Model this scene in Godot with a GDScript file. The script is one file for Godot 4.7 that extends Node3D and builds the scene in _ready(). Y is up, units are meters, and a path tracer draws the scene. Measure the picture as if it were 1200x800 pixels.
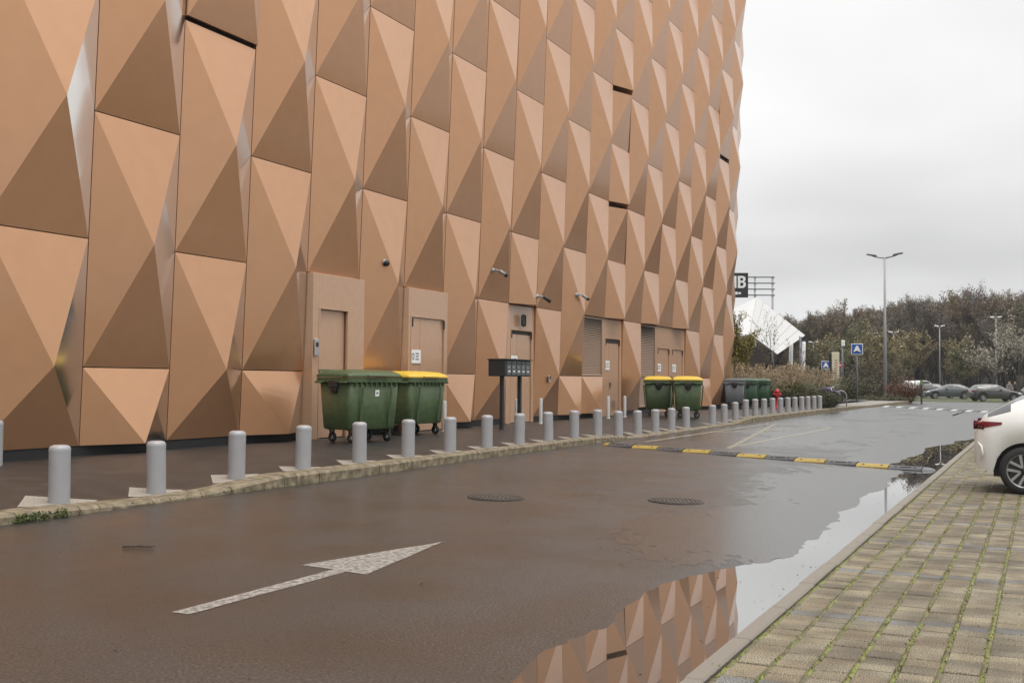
extends Node3D

# ---------------------------------------------------------------- constants of the place
const EYE := 1.58
const COLUMN := 1.8          # width of a facade column
const LEAN := 0.0337         # outward lean of the facade per metre of height
const APEX_ALONG := 0.5424
const APEX_OUT := 0.364
const PANEL_HALF := 1.954
const WATER := 0.0
var rng := RandomNumberGenerator.new()
var M := {}
var bump_noise := FastNoiseLite.new()
var wall_x := {}             # facade column boundaries
var wall_z := {}
var wall_turn := {}
var used := {}
var panel_meshes := {}

# ---------------------------------------------------------------- small helpers
func start(group := -1) -> SurfaceTool:
	var st := SurfaceTool.new()
	st.begin(Mesh.PRIMITIVE_TRIANGLES)
	st.set_smooth_group(group)
	return st

func tri(st: SurfaceTool, a: Vector3, b: Vector3, c: Vector3) -> void:
	st.add_vertex(a); st.add_vertex(b); st.add_vertex(c)

func quad(st: SurfaceTool, a: Vector3, b: Vector3, c: Vector3, d: Vector3) -> void:
	tri(st, a, b, c); tri(st, a, c, d)

func finish(st: SurfaceTool) -> ArrayMesh:
	st.generate_normals()
	return st.commit()

func part(called: String, m: Mesh, material: Material, parent: Node = self, xf := Transform3D()) -> MeshInstance3D:
	var o := MeshInstance3D.new()
	o.name = called
	o.mesh = m
	o.material_override = material
	o.transform = xf
	parent.add_child(o, true)
	return o

func piece(called: String, st: SurfaceTool, material: Material, parent: Node = self, xf := Transform3D()) -> MeshInstance3D:
	return part(called, finish(st), material, parent, xf)

func numbered(called: String) -> String:
	var n: int = used.get(called, 0)
	used[called] = n + 1
	return called if n == 0 else "%s_%03d" % [called, n]

func thing(called: String, label: String, category: String, at := Vector3.ZERO, turn := 0.0, group := "") -> Node3D:
	var o := Node3D.new()
	o.name = numbered(called)
	add_child(o)
	o.position = at
	o.rotation.y = turn
	tag(o, label, category, group)
	return o

func tag(o: Node3D, label: String, category: String, group := "") -> void:
	o.set_meta("label", label)
	o.set_meta("category", category)
	if group != "":
		o.set_meta("group", group)

func copy(o: Node3D, at: Vector3, turn: float, label := "") -> Node3D:
	var c: Node3D = o.duplicate()
	var base: String = o.name
	c.name = numbered(base)
	add_child(c)
	c.position = at
	c.rotation.y = turn
	if label != "":
		c.set_meta("label", label)
	return c

func setting(o: Node3D) -> Node3D:
	o.set_meta("kind", "structure")
	return o

func box(st: SurfaceTool, c: Vector3, s: Vector3, xf := Transform3D()) -> void:
	var h := s / 2.0
	var p := []
	for i in 8:
		p.append(xf * (c + Vector3(h.x if i & 1 else -h.x, h.y if i & 2 else -h.y, h.z if i & 4 else -h.z)))
	for f in [[0, 2, 3, 1], [4, 5, 7, 6], [0, 1, 5, 4], [2, 6, 7, 3], [0, 4, 6, 2], [1, 3, 7, 5]]:
		quad(st, p[f[0]], p[f[1]], p[f[2]], p[f[3]])

# a box with chamfered edges
func slab(st: SurfaceTool, c: Vector3, s: Vector3, b: float, xf := Transform3D()) -> void:
	var h := s / 2.0
	b = minf(b, minf(h.x, minf(h.y, h.z)) * 0.9)
	var p := {}
	for i in 8:
		var g := Vector3(1 if i & 1 else -1, 1 if i & 2 else -1, 1 if i & 4 else -1)
		for k in 3:
			var e := h - Vector3(b, b, b)
			e[k] = h[k]
			p[i * 3 + k] = xf * (c + g * e)
	for k in 3:
		var u := 1 << ((k + 1) % 3)
		var v := 1 << ((k + 2) % 3)
		for s2 in 2:
			var o := s2 << k
			var q := [o, o | u, o | u | v, o | v]
			if s2 == 1:
				quad(st, p[q[3] * 3 + k], p[q[2] * 3 + k], p[q[1] * 3 + k], p[q[0] * 3 + k])
			else:
				quad(st, p[q[0] * 3 + k], p[q[1] * 3 + k], p[q[2] * 3 + k], p[q[3] * 3 + k])
		# edges that run along axis k
		var bit := 1 << k
		var k1 := (k + 1) % 3
		var k2 := (k + 2) % 3
		for i in 8:
			if i & bit:
				continue
			var j := i | bit
			quad(st, p[i * 3 + k1], p[i * 3 + k2], p[j * 3 + k2], p[j * 3 + k1])
	for i in 8:
		tri(st, p[i * 3], p[i * 3 + 1], p[i * 3 + 2])

func tube(st: SurfaceTool, pts: Array, radii: Array, sides := 8, caps := true) -> void:
	var rings := []
	var side := Vector3.ZERO
	for i in pts.size():
		var a: Vector3 = pts[maxi(i - 1, 0)]
		var b: Vector3 = pts[mini(i + 1, pts.size() - 1)]
		var d := (b - a).normalized()
		if side == Vector3.ZERO:
			side = d.cross(Vector3.UP if absf(d.y) < 0.9 else Vector3.RIGHT).normalized()
		else:
			side = (side - d * side.dot(d)).normalized()
		var up := d.cross(side)
		var ring := []
		for k in sides:
			var t := TAU * k / sides
			ring.append(pts[i] + (side * cos(t) + up * sin(t)) * radii[i])
		rings.append(ring)
	for i in pts.size() - 1:
		for k in sides:
			var n := (k + 1) % sides
			quad(st, rings[i][k], rings[i + 1][k], rings[i + 1][n], rings[i][n])
	if caps:
		for e in [0, pts.size() - 1]:
			for k in range(1, sides - 1):
				if e == 0:
					tri(st, rings[e][0], rings[e][k], rings[e][k + 1])
				else:
					tri(st, rings[e][0], rings[e][k + 1], rings[e][k])

# profile of (radius, height) points turned about the y axis of xf
func lathe(st: SurfaceTool, profile: Array, sides := 20, xf := Transform3D()) -> void:
	for i in profile.size() - 1:
		for k in sides:
			var t0 := TAU * k / sides
			var t1 := TAU * (k + 1) / sides
			var a: Vector2 = profile[i]
			var b: Vector2 = profile[i + 1]
			var p0 := xf * Vector3(a.x * cos(t0), a.y, a.x * sin(t0))
			var p1 := xf * Vector3(a.x * cos(t1), a.y, a.x * sin(t1))
			var q0 := xf * Vector3(b.x * cos(t0), b.y, b.x * sin(t0))
			var q1 := xf * Vector3(b.x * cos(t1), b.y, b.x * sin(t1))
			if b.x > 1e-5:
				tri(st, p0, q1, q0)
			if a.x > 1e-5:
				tri(st, p0, p1, q1)

func prism(st: SurfaceTool, poly: PackedVector2Array, depth: float, xf := Transform3D()) -> void:
	var idx := Geometry2D.triangulate_polygon(poly)
	for i in range(0, idx.size(), 3):
		var a := poly[idx[i]]; var b := poly[idx[i + 1]]; var c := poly[idx[i + 2]]
		tri(st, xf * Vector3(a.x, a.y, depth / 2), xf * Vector3(b.x, b.y, depth / 2), xf * Vector3(c.x, c.y, depth / 2))
		tri(st, xf * Vector3(a.x, a.y, -depth / 2), xf * Vector3(c.x, c.y, -depth / 2), xf * Vector3(b.x, b.y, -depth / 2))
	for i in poly.size():
		var a := poly[i]; var b := poly[(i + 1) % poly.size()]
		quad(st, xf * Vector3(a.x, a.y, depth / 2), xf * Vector3(b.x, b.y, depth / 2), xf * Vector3(b.x, b.y, -depth / 2), xf * Vector3(a.x, a.y, -depth / 2))

func rounded(w: float, d: float, r: float, n := 4) -> Array:
	var out := []
	for q in 4:
		var cx := (w / 2 - r) * (1 if q == 0 or q == 3 else -1)
		var cz := (d / 2 - r) * (1 if q < 2 else -1)
		for k in n + 1:
			var t := PI / 2 * (q + float(k) / n)
			out.append(Vector2(cx + r * cos(t), cz + r * sin(t)))
	return out

# skins a pile of rounded rectangles [width, depth, radius, height, shift_x, shift_z]
func loft(st: SurfaceTool, layers: Array, n := 4, cap_low := true, cap_high := true, xf := Transform3D()) -> void:
	var rings := []
	for l in layers:
		var ring := []
		for p in rounded(l[0], l[1], l[2], n):
			ring.append(xf * Vector3(p.x + (l[4] if l.size() > 4 else 0.0), l[3], p.y + (l[5] if l.size() > 5 else 0.0)))
		rings.append(ring)
	var c: int = rings[0].size()
	for i in rings.size() - 1:
		for k in c:
			var m := (k + 1) % c
			quad(st, rings[i][k], rings[i][m], rings[i + 1][m], rings[i + 1][k])
	for k in range(1, c - 1):
		if cap_low:
			tri(st, rings[0][0], rings[0][k + 1], rings[0][k])
		if cap_high:
			tri(st, rings[-1][0], rings[-1][k], rings[-1][k + 1])

func curve(points: Array, x: float) -> float:
	if x <= points[0].x:
		return points[0].y
	for i in points.size() - 1:
		if x <= points[i + 1].x:
			return lerpf(points[i].y, points[i + 1].y, (x - points[i].x) / (points[i + 1].x - points[i].x))
	return points[-1].y

func soft(points: Array, x: float) -> float:
	return (curve(points, x - 0.06) + curve(points, x) * 2.0 + curve(points, x + 0.06)) / 4.0

func turned(at: Vector3, turn := 0.0) -> Transform3D:
	return Transform3D(Basis(Vector3.UP, turn), at)

# ---------------------------------------------------------------- materials
func lin(r: float, g: float, b: float) -> Color:
	return Color(r, g, b).linear_to_srgb()

func mat(called: String, color: Color, rough: float, metal := 0.0) -> StandardMaterial3D:
	var m := StandardMaterial3D.new()
	m.resource_name = called
	m.albedo_color = color
	m.roughness = rough
	m.metallic = metal
	M[called] = m
	return m

func noise_map(freq: float, octaves: int, low: Color, high: Color, seed_ := 1, size := 512, contrast := 0.5, kind := FastNoiseLite.TYPE_SIMPLEX_SMOOTH) -> NoiseTexture2D:
	var n := FastNoiseLite.new()
	n.noise_type = kind
	n.frequency = freq
	n.fractal_octaves = octaves
	n.seed = seed_
	var t := NoiseTexture2D.new()
	t.width = size
	t.height = size
	t.seamless = true
	t.noise = n
	var g := Gradient.new()
	g.offsets = PackedFloat32Array([0.5 - contrast / 2, 0.5 + contrast / 2])
	g.colors = PackedColorArray([low, high])
	t.color_ramp = g
	return t

func bump_map(freq: float, octaves: int, strength: float, seed_ := 3, size := 512) -> NoiseTexture2D:
	var t := noise_map(freq, octaves, Color.BLACK, Color.WHITE, seed_, size)
	t.color_ramp = null
	t.as_normal_map = true
	t.bump_strength = strength
	return t

func in_world(m: StandardMaterial3D, scale: float, second := 0.0) -> void:
	m.uv1_triplanar = true
	m.uv1_world_triplanar = true
	m.uv1_scale = Vector3.ONE * scale
	if second > 0.0:
		m.uv2_triplanar = true
		m.uv2_world_triplanar = true
		m.uv2_scale = Vector3.ONE * second

func blotches(m: StandardMaterial3D, t: Texture2D) -> void:
	m.detail_enabled = true
	m.detail_blend_mode = BaseMaterial3D.BLEND_MODE_MUL
	m.detail_uv_layer = BaseMaterial3D.DETAIL_UV_2
	m.detail_albedo = t

func make_materials() -> void:
	var grain := noise_map(0.09, 4, Color(0.55, 0.55, 0.55), Color(1, 1, 1), 5, 512, 0.7)
	var coarse := noise_map(0.012, 4, Color(0.78, 0.76, 0.74), Color(1, 1, 1), 9, 512, 0.5)
	var dirt := noise_map(0.02, 5, Color(0.98, 0.977, 0.974), Color(1, 1, 1), 21, 512, 0.6)
	# copper coloured sheet panels, a few batches
	var tones := [Vector3(0.575, 0.308, 0.164), Vector3(0.592, 0.321, 0.174), Vector3(0.562, 0.298, 0.157), Vector3(0.58, 0.313, 0.168)]
	for i in 4:
		var m := mat("copper_%d" % i, lin(tones[i].x, tones[i].y, tones[i].z), [0.36, 0.40, 0.33, 0.38][i], 0.72)
		m.albedo_texture = dirt
		in_world(m, 0.21)
		m.clearcoat_enabled = true
		m.clearcoat = 0.6
		m.clearcoat_roughness = 0.08
	var d := mat("door_paint", lin(0.51, 0.31, 0.195), 0.4, 0.15)
	d.albedo_texture = dirt
	in_world(d, 0.4)
	d.clearcoat_enabled = true
	d.clearcoat = 0.7
	d.clearcoat_roughness = 0.12
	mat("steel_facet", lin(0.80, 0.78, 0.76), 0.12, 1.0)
	mat("backing", lin(0.03, 0.022, 0.018), 0.7)
	mat("plinth", lin(0.012, 0.012, 0.013), 0.6)
	mat("louvre", lin(0.36, 0.24, 0.165), 0.4, 0.3)
	# wet asphalt: a rough stone body under a thin film of water
	var a := mat("asphalt", lin(0.068, 0.062, 0.056), 1.0)
	a.albedo_texture = noise_map(0.22, 3, Color(0.06, 0.055, 0.05), Color(1, 1, 1), 7, 2048, 0.55)
	in_world(a, 0.09, 0.045)
	blotches(a, coarse)
	a.roughness_texture = noise_map(0.006, 5, Color(0.34, 0.34, 0.34), Color(0.48, 0.48, 0.48), 77, 1024, 0.45)
	a.metallic_specular = 0.7
	a.clearcoat_enabled = true
	a.clearcoat = 0.25
	a.clearcoat_roughness = 0.3
	a.normal_enabled = true
	a.normal_texture = bump_map(0.22, 3, 3.0, 13, 2048)
	a.normal_scale = 0.28
	var w := mat("walk_asphalt", lin(0.062, 0.052, 0.045), 0.6)
	w.albedo_texture = a.albedo_texture
	in_world(w, 0.09, 0.11)
	blotches(w, noise_map(0.03, 4, Color(0.55, 0.53, 0.52), Color(1, 1, 1), 19, 512, 0.35))
	w.normal_enabled = true
	w.normal_texture = a.normal_texture
	w.normal_scale = 0.42
	w.clearcoat_enabled = true
	w.clearcoat = 0.4
	w.clearcoat_roughness = 0.4
	var wat := mat("water", lin(0.035, 0.03, 0.025), 0.015)
	wat.metallic_specular = 0.7
	wat.clearcoat_enabled = true
	wat.clearcoat = 1.0
	wat.clearcoat_roughness = 0.0
	var rf := mat("rain_film", lin(0.065, 0.059, 0.053), 0.32)
	rf.albedo_texture = a.albedo_texture
	in_world(rf, 0.09)
	rf.normal_enabled = true
	rf.normal_texture = a.normal_texture
	rf.normal_scale = 0.26
	rf.metallic_specular = 0.6
	rf.clearcoat_enabled = true
	rf.clearcoat = 0.48
	rf.clearcoat_roughness = 0.25
	var k := mat("kerb_stone", lin(0.50, 0.415, 0.30), 0.75)
	k.albedo_texture = noise_map(0.3, 3, Color(0.62, 0.6, 0.57), Color(1, 1, 1), 31, 512, 0.8)
	in_world(k, 0.9, 0.35)
	blotches(k, noise_map(0.03, 4, Color(0.6, 0.6, 0.55), Color(1, 1, 1), 33, 512, 0.7))
	var kb := mat("edging", lin(0.30, 0.27, 0.23), 0.6)
	kb.albedo_texture = k.albedo_texture
	in_world(kb, 0.9)
	var pad := mat("pad_concrete", lin(0.52, 0.48, 0.41), 0.7)
	pad.albedo_texture = grain
	in_world(pad, 1.3)
	var paver_grain := noise_map(0.07, 5, Color(0.3, 0.29, 0.27), Color(1, 1, 1), 41, 1024, 0.6)
	var ptones := [Vector3(0.47, 0.40, 0.275), Vector3(0.56, 0.48, 0.325), Vector3(0.38, 0.33, 0.235), Vector3(0.50, 0.41, 0.275), Vector3(0.38, 0.38, 0.37), Vector3(0.43, 0.37, 0.26), Vector3(0.51, 0.45, 0.32)]
	for i in 7:
		var m := mat("paver_%d" % i, lin(ptones[i].x, ptones[i].y, ptones[i].z), 0.75)
		m.albedo_texture = paver_grain
		in_world(m, 1.3, 0.3)
		blotches(m, coarse)
		m.normal_enabled = true
		m.normal_texture = bump_map(0.2, 3, 2.0, 15, 512)
		m.normal_scale = 0.5
	var pv := mat("paver_mass", Color.WHITE, 0.75)
	pv.vertex_color_use_as_albedo = true
	pv.albedo_texture = paver_grain
	in_world(pv, 1.3, 0.3)
	blotches(pv, coarse)
	var soil := mat("soil", lin(0.05, 0.042, 0.028), 0.95)
	soil.albedo_texture = grain
	in_world(soil, 1.0)
	var leafy := mat("foliage", Color.WHITE, 0.6)
	leafy.vertex_color_use_as_albedo = true
	leafy.backlight = Color(0.25, 0.25, 0.2)
	leafy.cull_mode = BaseMaterial3D.CULL_DISABLED
	mat("bark", lin(0.13, 0.105, 0.082), 0.9).albedo_texture = grain
	in_world(M.bark, 0.6)
	mat("pale_bark", lin(0.2, 0.17, 0.14), 0.9)
	var paint := mat("road_paint", lin(0.45, 0.42, 0.385), 0.55)
	paint.transparency = BaseMaterial3D.TRANSPARENCY_ALPHA
	paint.albedo_texture = noise_map(0.03, 6, Color(1, 1, 1, 0.2), Color(1, 1, 1, 0.85), 51, 1024, 0.75)
	in_world(paint, 0.5)
	var paint2 := mat("yellow_paint", lin(0.52, 0.47, 0.35), 0.55)
	paint2.transparency = BaseMaterial3D.TRANSPARENCY_ALPHA
	paint2.albedo_texture = noise_map(0.06, 4, Color(1, 1, 1, 0.05), Color(1, 1, 1, 0.6), 53, 1024, 0.4)
	in_world(paint2, 0.5)
	var bol := mat("bollard_paint", lin(0.35, 0.35, 0.365), 0.42, 0.15)
	bol.albedo_texture = dirt
	in_world(bol, 0.5)
	mat("white_post", lin(0.5, 0.5, 0.49), 0.5)
	mat("black_plastic", lin(0.016, 0.016, 0.017), 0.5)
	mat("rubber", lin(0.02, 0.02, 0.021), 0.75)
	mat("hump_black", lin(0.055, 0.055, 0.058), 0.5)
	var hy := mat("hump_yellow", lin(0.62, 0.45, 0.09), 0.5)
	hy.albedo_texture = noise_map(0.1, 3, Color(0.45, 0.43, 0.4), Color(1, 1, 1), 61, 512, 0.35)
	in_world(hy, 1.5)
	mat("hump_grey", lin(0.13, 0.13, 0.135), 0.6)
	mat("hump_white", lin(0.38, 0.38, 0.37), 0.5)
	mat("iron", lin(0.05, 0.043, 0.038), 0.5, 0.4)
	var bg := mat("bin_green", lin(0.066, 0.105, 0.04), 0.42)
	bg.albedo_texture = noise_map(0.02, 5, Color(0.84, 0.84, 0.84), Color(1, 1, 1), 63, 512, 0.6)
	in_world(bg, 0.7)
	mat("bin_yellow", lin(0.66, 0.44, 0.04), 0.42)
	mat("bin_grey", lin(0.13, 0.135, 0.145), 0.45)
	mat("bin_lid_grey", lin(0.06, 0.062, 0.068), 0.45)
	mat("bin_dark_green", lin(0.03, 0.075, 0.038), 0.45)
	mat("steel", lin(0.5, 0.5, 0.5), 0.35, 0.8)
	mat("lamp_steel", lin(0.33, 0.33, 0.33), 0.5, 0.3)
	mat("post_grey", lin(0.13, 0.135, 0.145), 0.5, 0.2)
	mat("mailbox_dark", lin(0.03, 0.034, 0.036), 0.45, 0.2)
	mat("mailbox_flap", lin(0.12, 0.135, 0.135), 0.4, 0.3)
	mat("white_paint", lin(0.78, 0.78, 0.77), 0.45)
	mat("canopy_white", lin(0.55, 0.55, 0.545), 0.5)
	mat("sign_blue", lin(0.02, 0.085, 0.34), 0.4)
	mat("sign_black", lin(0.012, 0.013, 0.014), 0.5)
	mat("red_paint", lin(0.45, 0.02, 0.03), 0.4)
	mat("cream", lin(0.62, 0.56, 0.42), 0.5)
	mat("dark_wood", lin(0.05, 0.04, 0.033), 0.8)
	mat("notice_ink", lin(0.14, 0.15, 0.2), 0.6)
	mat("cream_ink", lin(0.2, 0.15, 0.1), 0.6)
	var gl := mat("car_glass", lin(0.012, 0.014, 0.015), 0.04)
	gl.clearcoat_enabled = true
	gl.clearcoat = 1.0
	mat("tail_red", lin(0.17, 0.008, 0.014), 0.12)
	mat("tail_dark", lin(0.03, 0.004, 0.006), 0.1)
	mat("lens_clear", lin(0.55, 0.55, 0.55), 0.1)
	mat("rim_silver", lin(0.42, 0.42, 0.43), 0.3, 0.7)
	mat("rim_dark", lin(0.05, 0.05, 0.052), 0.3, 0.5)
	for c in [["car_white", Vector3(0.72, 0.71, 0.69)], ["car_blue_grey", Vector3(0.055, 0.065, 0.075)], ["car_brown_grey", Vector3(0.035, 0.033, 0.033)], ["car_dark", Vector3(0.014, 0.016, 0.02)], ["van_white", Vector3(0.7, 0.72, 0.7)]]:
		var m := mat(c[0], lin(c[1].x, c[1].y, c[1].z), 0.35, 0.0)
		m.clearcoat_enabled = true
		m.clearcoat = 1.0
		m.clearcoat_roughness = 0.03
	mat("jacket_grey", lin(0.16, 0.14, 0.14), 0.9)
	mat("jacket_dark", lin(0.02, 0.02, 0.025), 0.9)
	mat("trousers", lin(0.03, 0.035, 0.05), 0.9)
	mat("skin", lin(0.5, 0.3, 0.22), 0.6)
	mat("hair", lin(0.03, 0.02, 0.015), 0.8)
	mat("moto_purple", lin(0.12, 0.07, 0.2), 0.3)
	var gr := mat("ground_soil", lin(0.07, 0.068, 0.045), 0.95)
	gr.albedo_texture = grain
	in_world(gr, 0.13, 0.01)
	blotches(gr, coarse)
	var ve := mat("verge", lin(0.10, 0.11, 0.035), 0.95)
	ve.albedo_texture = grain
	in_world(ve, 0.4)
	var pl := mat("pale_paving", lin(0.33, 0.30, 0.265), 0.6)
	pl.albedo_texture = grain
	in_world(pl, 0.5)
	var leaflitter := mat("hill_floor", lin(0.055, 0.043, 0.028), 0.95)
	leaflitter.albedo_texture = grain
	in_world(leaflitter, 0.1)

# ---------------------------------------------------------------- heights of the ground
func road_y(x: float, z: float) -> float:
	var edge := curve([Vector2(-90, 0.0), Vector2(-38, 0.0), Vector2(-33.5, 0.05), Vector2(-31, 0.5), Vector2(-28, 0.9), Vector2(-22, 0.95), Vector2(-20, 0.6), Vector2(-14, 0.44), Vector2(-10.2, 0.42), Vector2(-9.2, 0.62), Vector2(-8.2, 0.86), Vector2(-5, 0.92), Vector2(0, 1.0), Vector2(6, 1.0)], z)
	var near := clampf((x + 3.0) / 2.0, 0.0, 1.0)
	edge = lerpf(0.75, edge, near)
	var y := 0.03 * (-x - edge)
	y += bump_noise.get_noise_2d(x * 1.0, z * 0.55) * 0.0085 + bump_noise.get_noise_2d(x * 4.0 + 50.0, z * 3.0) * 0.003 + bump_noise.get_noise_2d(x * 17.0, z * 13.0 + 9.0) * 0.0016
	if z < -58.0:
		y = lerpf(y, 0.07, smoothstep(-58.0, -82.0, z))
	return y

func kerb_top(z: float) -> float:
	return curve([Vector2(-64, 0.29), Vector2(-58, 0.37), Vector2(-36.2, 0.37), Vector2(-34.2, 0.25), Vector2(-24.5, 0.22), Vector2(-23.2, 0.30), Vector2(-22, 0.32), Vector2(-11.0, 0.325), Vector2(-9.7, 0.235), Vector2(-8.6, 0.225), Vector2(-7.6, 0.26), Vector2(-6.6, 0.275), Vector2(6, 0.28)], z)

func walk_y(x: float, z: float) -> float:
	var t := smoothstep(-7.2, -8.8, x)
	return lerpf(kerb_top(z) + 0.004, 0.385, t) + 0.006 * bump_noise.get_noise_2d(x * 1.5, z * 1.5)

func pave_y(x: float) -> float:
	return 0.022 + 0.008 * x

func sheet(called: String, x0: float, x1: float, nx: int, z0: float, z1: float, nz: int, height: Callable, material: Material, parent: Node = self) -> MeshInstance3D:
	var v := PackedVector3Array()
	var nrm := PackedVector3Array()
	var idx := PackedInt32Array()
	for j in nz + 1:
		for i in nx + 1:
			var x := lerpf(x0, x1, float(i) / nx)
			var z := lerpf(z0, z1, float(j) / nz)
			v.append(Vector3(x, height.call(x, z), z))
	for j in nz + 1:
		for i in nx + 1:
			var l := v[j * (nx + 1) + maxi(i - 1, 0)]
			var r := v[j * (nx + 1) + mini(i + 1, nx)]
			var u := v[maxi(j - 1, 0) * (nx + 1) + i]
			var d := v[mini(j + 1, nz) * (nx + 1) + i]
			var n := (d - u).cross(r - l).normalized()
			nrm.append(n if n.y > 0 else -n)
	var flip := (z1 - z0) * (x1 - x0) < 0
	for j in nz:
		for i in nx:
			var a := j * (nx + 1) + i
			var b := a + 1
			var c := a + nx + 1
			var d := c + 1
			idx.append_array(PackedInt32Array([a, c, b, b, c, d]) if flip else PackedInt32Array([a, b, c, b, d, c]))
	var arr := []
	arr.resize(Mesh.ARRAY_MAX)
	arr[Mesh.ARRAY_VERTEX] = v
	arr[Mesh.ARRAY_NORMAL] = nrm
	arr[Mesh.ARRAY_INDEX] = idx
	var m := ArrayMesh.new()
	m.add_surface_from_arrays(Mesh.PRIMITIVE_TRIANGLES, arr)
	return part(called, m, material, parent)

# ---------------------------------------------------------------- camera, sky, sun
func make_view() -> void:
	var cam := Camera3D.new()
	cam.name = "camera"
	cam.fov = rad_to_deg(2.0 * atan(400.0 / 1250.0))
	cam.near = 0.05
	cam.far = 3000.0
	add_child(cam)
	var b := Basis(Vector3.UP, deg_to_rad(26.5)) * Basis(Vector3.RIGHT, 0.0363) * Basis(Vector3.BACK, 0.0078)
	cam.transform = Transform3D(b, Vector3(1.72, EYE, 0.0))
	cam.current = true
	var env := Environment.new()
	env.background_mode = Environment.BG_SKY
	var sky := Sky.new()
	var sm := PanoramaSkyMaterial.new()
	sm.panorama = overcast()
	sky.sky_material = sm
	env.sky = sky
	env.tonemap_mode = Environment.TONE_MAPPER_LINEAR
	env.tonemap_exposure = 1.0
	env.sdfgi_enabled = true
	env.ssao_enabled = true
	env.ssil_enabled = true
	env.fog_enabled = true
	env.fog_density = 0.00025
	env.fog_light_color = Color(0.86, 0.87, 0.88)
	var we := WorldEnvironment.new()
	we.name = "world"
	we.environment = env
	add_child(we)
	var sun := DirectionalLight3D.new()
	sun.name = "sun"
	sun.light_energy = 0.4
	sun.light_color = Color(1.0, 0.965, 0.92)
	sun.light_angular_distance = 25.0
	sun.shadow_enabled = true
	add_child(sun)
	sun.look_at_from_position(Vector3.ZERO, Vector3(-0.40, -0.95, -0.2), Vector3.UP)

# an overcast sky: brighter towards the zenith, with soft banks of cloud
func overcast() -> ImageTexture:
	var w := 1024
	var h := 512
	var im := Image.create(w, h, false, Image.FORMAT_RGBAF)
	var n := FastNoiseLite.new()
	n.noise_type = FastNoiseLite.TYPE_SIMPLEX_SMOOTH
	n.frequency = 0.42
	n.fractal_octaves = 5
	n.seed = 8
	for j in h:
		var up := PI * (0.5 - (j + 0.5) / h)
		for i in w:
			var l := 0.6
			if up > -0.03:
				var s := maxf(sin(up), 0.0)
				var t := TAU * (i + 0.5) / w
				var reach := 1.0 / (s + 0.13)
				var c := n.get_noise_3d(cos(t) * cos(up) * reach, s * reach * 2.0, sin(t) * cos(up) * reach)
				l = (0.77 + 2.3 * pow(s, 2.5)) * (1.0 + 0.30 * c)
			im.set_pixel(i, j, Color(l * 0.995, l, l * 0.997))
	return ImageTexture.create_from_image(im)

# ---------------------------------------------------------------- ground, road, kerbs, paving
func make_ground() -> void:
	var flat := func(_x, _z): return -0.16
	setting(sheet("ground", -700, 700, 8, 400, -900, 8, flat, M.ground_soil))
	setting(sheet("road", -7.25, 0.0, 96, 6, -86, 800, road_y, M.asphalt))
	var lot := func(_x, _z): return 0.062
	setting(sheet("car_park", -90, 80, 8, -83, -210, 8, lot, M.asphalt))
	setting(sheet("puddle", -2.4, 0.02, 4, 6, -20.7, 8, func(_x, _z): return WATER, M.water))
	setting(sheet("puddle_001", -2.2, 0.02, 4, -20.7, -40, 8, func(_x, _z): return WATER, M.water))
	setting(sheet("pavement", -7.3, -13.0, 40, 8, -58, 260, walk_y, M.walk_asphalt))
	setting(sheet("planting_bed", -9.4, -40.0, 8, -52.5, -80, 10, func(_x, _z): return 0.40, M.soil))
	setting(sheet("path", -7.2, -13.5, 6, -58, -84, 10, func(_x, _z): return 0.30, M.pale_paving))
	setting(sheet("verge", -12, 14, 10, -95.5, -122, 10, func(_x, _z): return 0.075, M.verge))

# thin films of standing rain on the road, most of them on its low side
func film(x: float, z: float) -> float:
	var low := smoothstep(-3.0, -1.2, x) * 0.8
	if z < -22.0:
		low = maxf(low, 0.56 * smoothstep(-22.0, -27.0, z))
	return low - 0.36 + 0.4 * bump_noise.get_noise_2d(x * 0.9 + 71.0, z * 0.42) + 0.22 * bump_noise.get_noise_2d(x * 4.0, z * 1.6 + 31.0) + 0.26 * bump_noise.get_noise_2d(x * 15.0, z * 8.0 + 11.0) + 0.3 * bump_noise.get_noise_2d(x * 60.0, z * 40.0) - 0.75 * smoothstep(-11.0, -8.0, z)

func make_film() -> void:
	var st := start(0)
	st.set_normal(Vector3(0.03, 1, 0).normalized())
	var nx := 96
	var p := []          # on the corners of the road's own grid
	var v := []
	for j in range(87, 740):
		for i in nx + 1:
			var x := lerpf(-7.25, 0.0, float(i) / nx)
			var z := lerpf(6.0, -86.0, j / 800.0)
			p.append(Vector3(x, road_y(x, z) + 0.0014, z))
			v.append(film(x, z))
	for j in 652:
		for i in nx:
			var c := [j * (nx + 1) + i, j * (nx + 1) + i + 1, (j + 1) * (nx + 1) + i + 1, (j + 1) * (nx + 1) + i]
			for half in [[c[0], c[1], c[3]], [c[1], c[2], c[3]]]:
				var poly := []
				for k in 3:
					var e: int = half[k]
					var f: int = half[(k + 1) % 3]
					if v[e] > 0:
						poly.append(p[e])
					if (v[e] > 0) != (v[f] > 0):
						poly.append(p[e].lerp(p[f], v[e] / (v[e] - v[f])))
				for k in range(1, poly.size() - 1):
					tri(st, poly[0], poly[k + 1], poly[k])
	var o := part("puddle_002", st.commit(), M.rain_film)
	setting(o)

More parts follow.
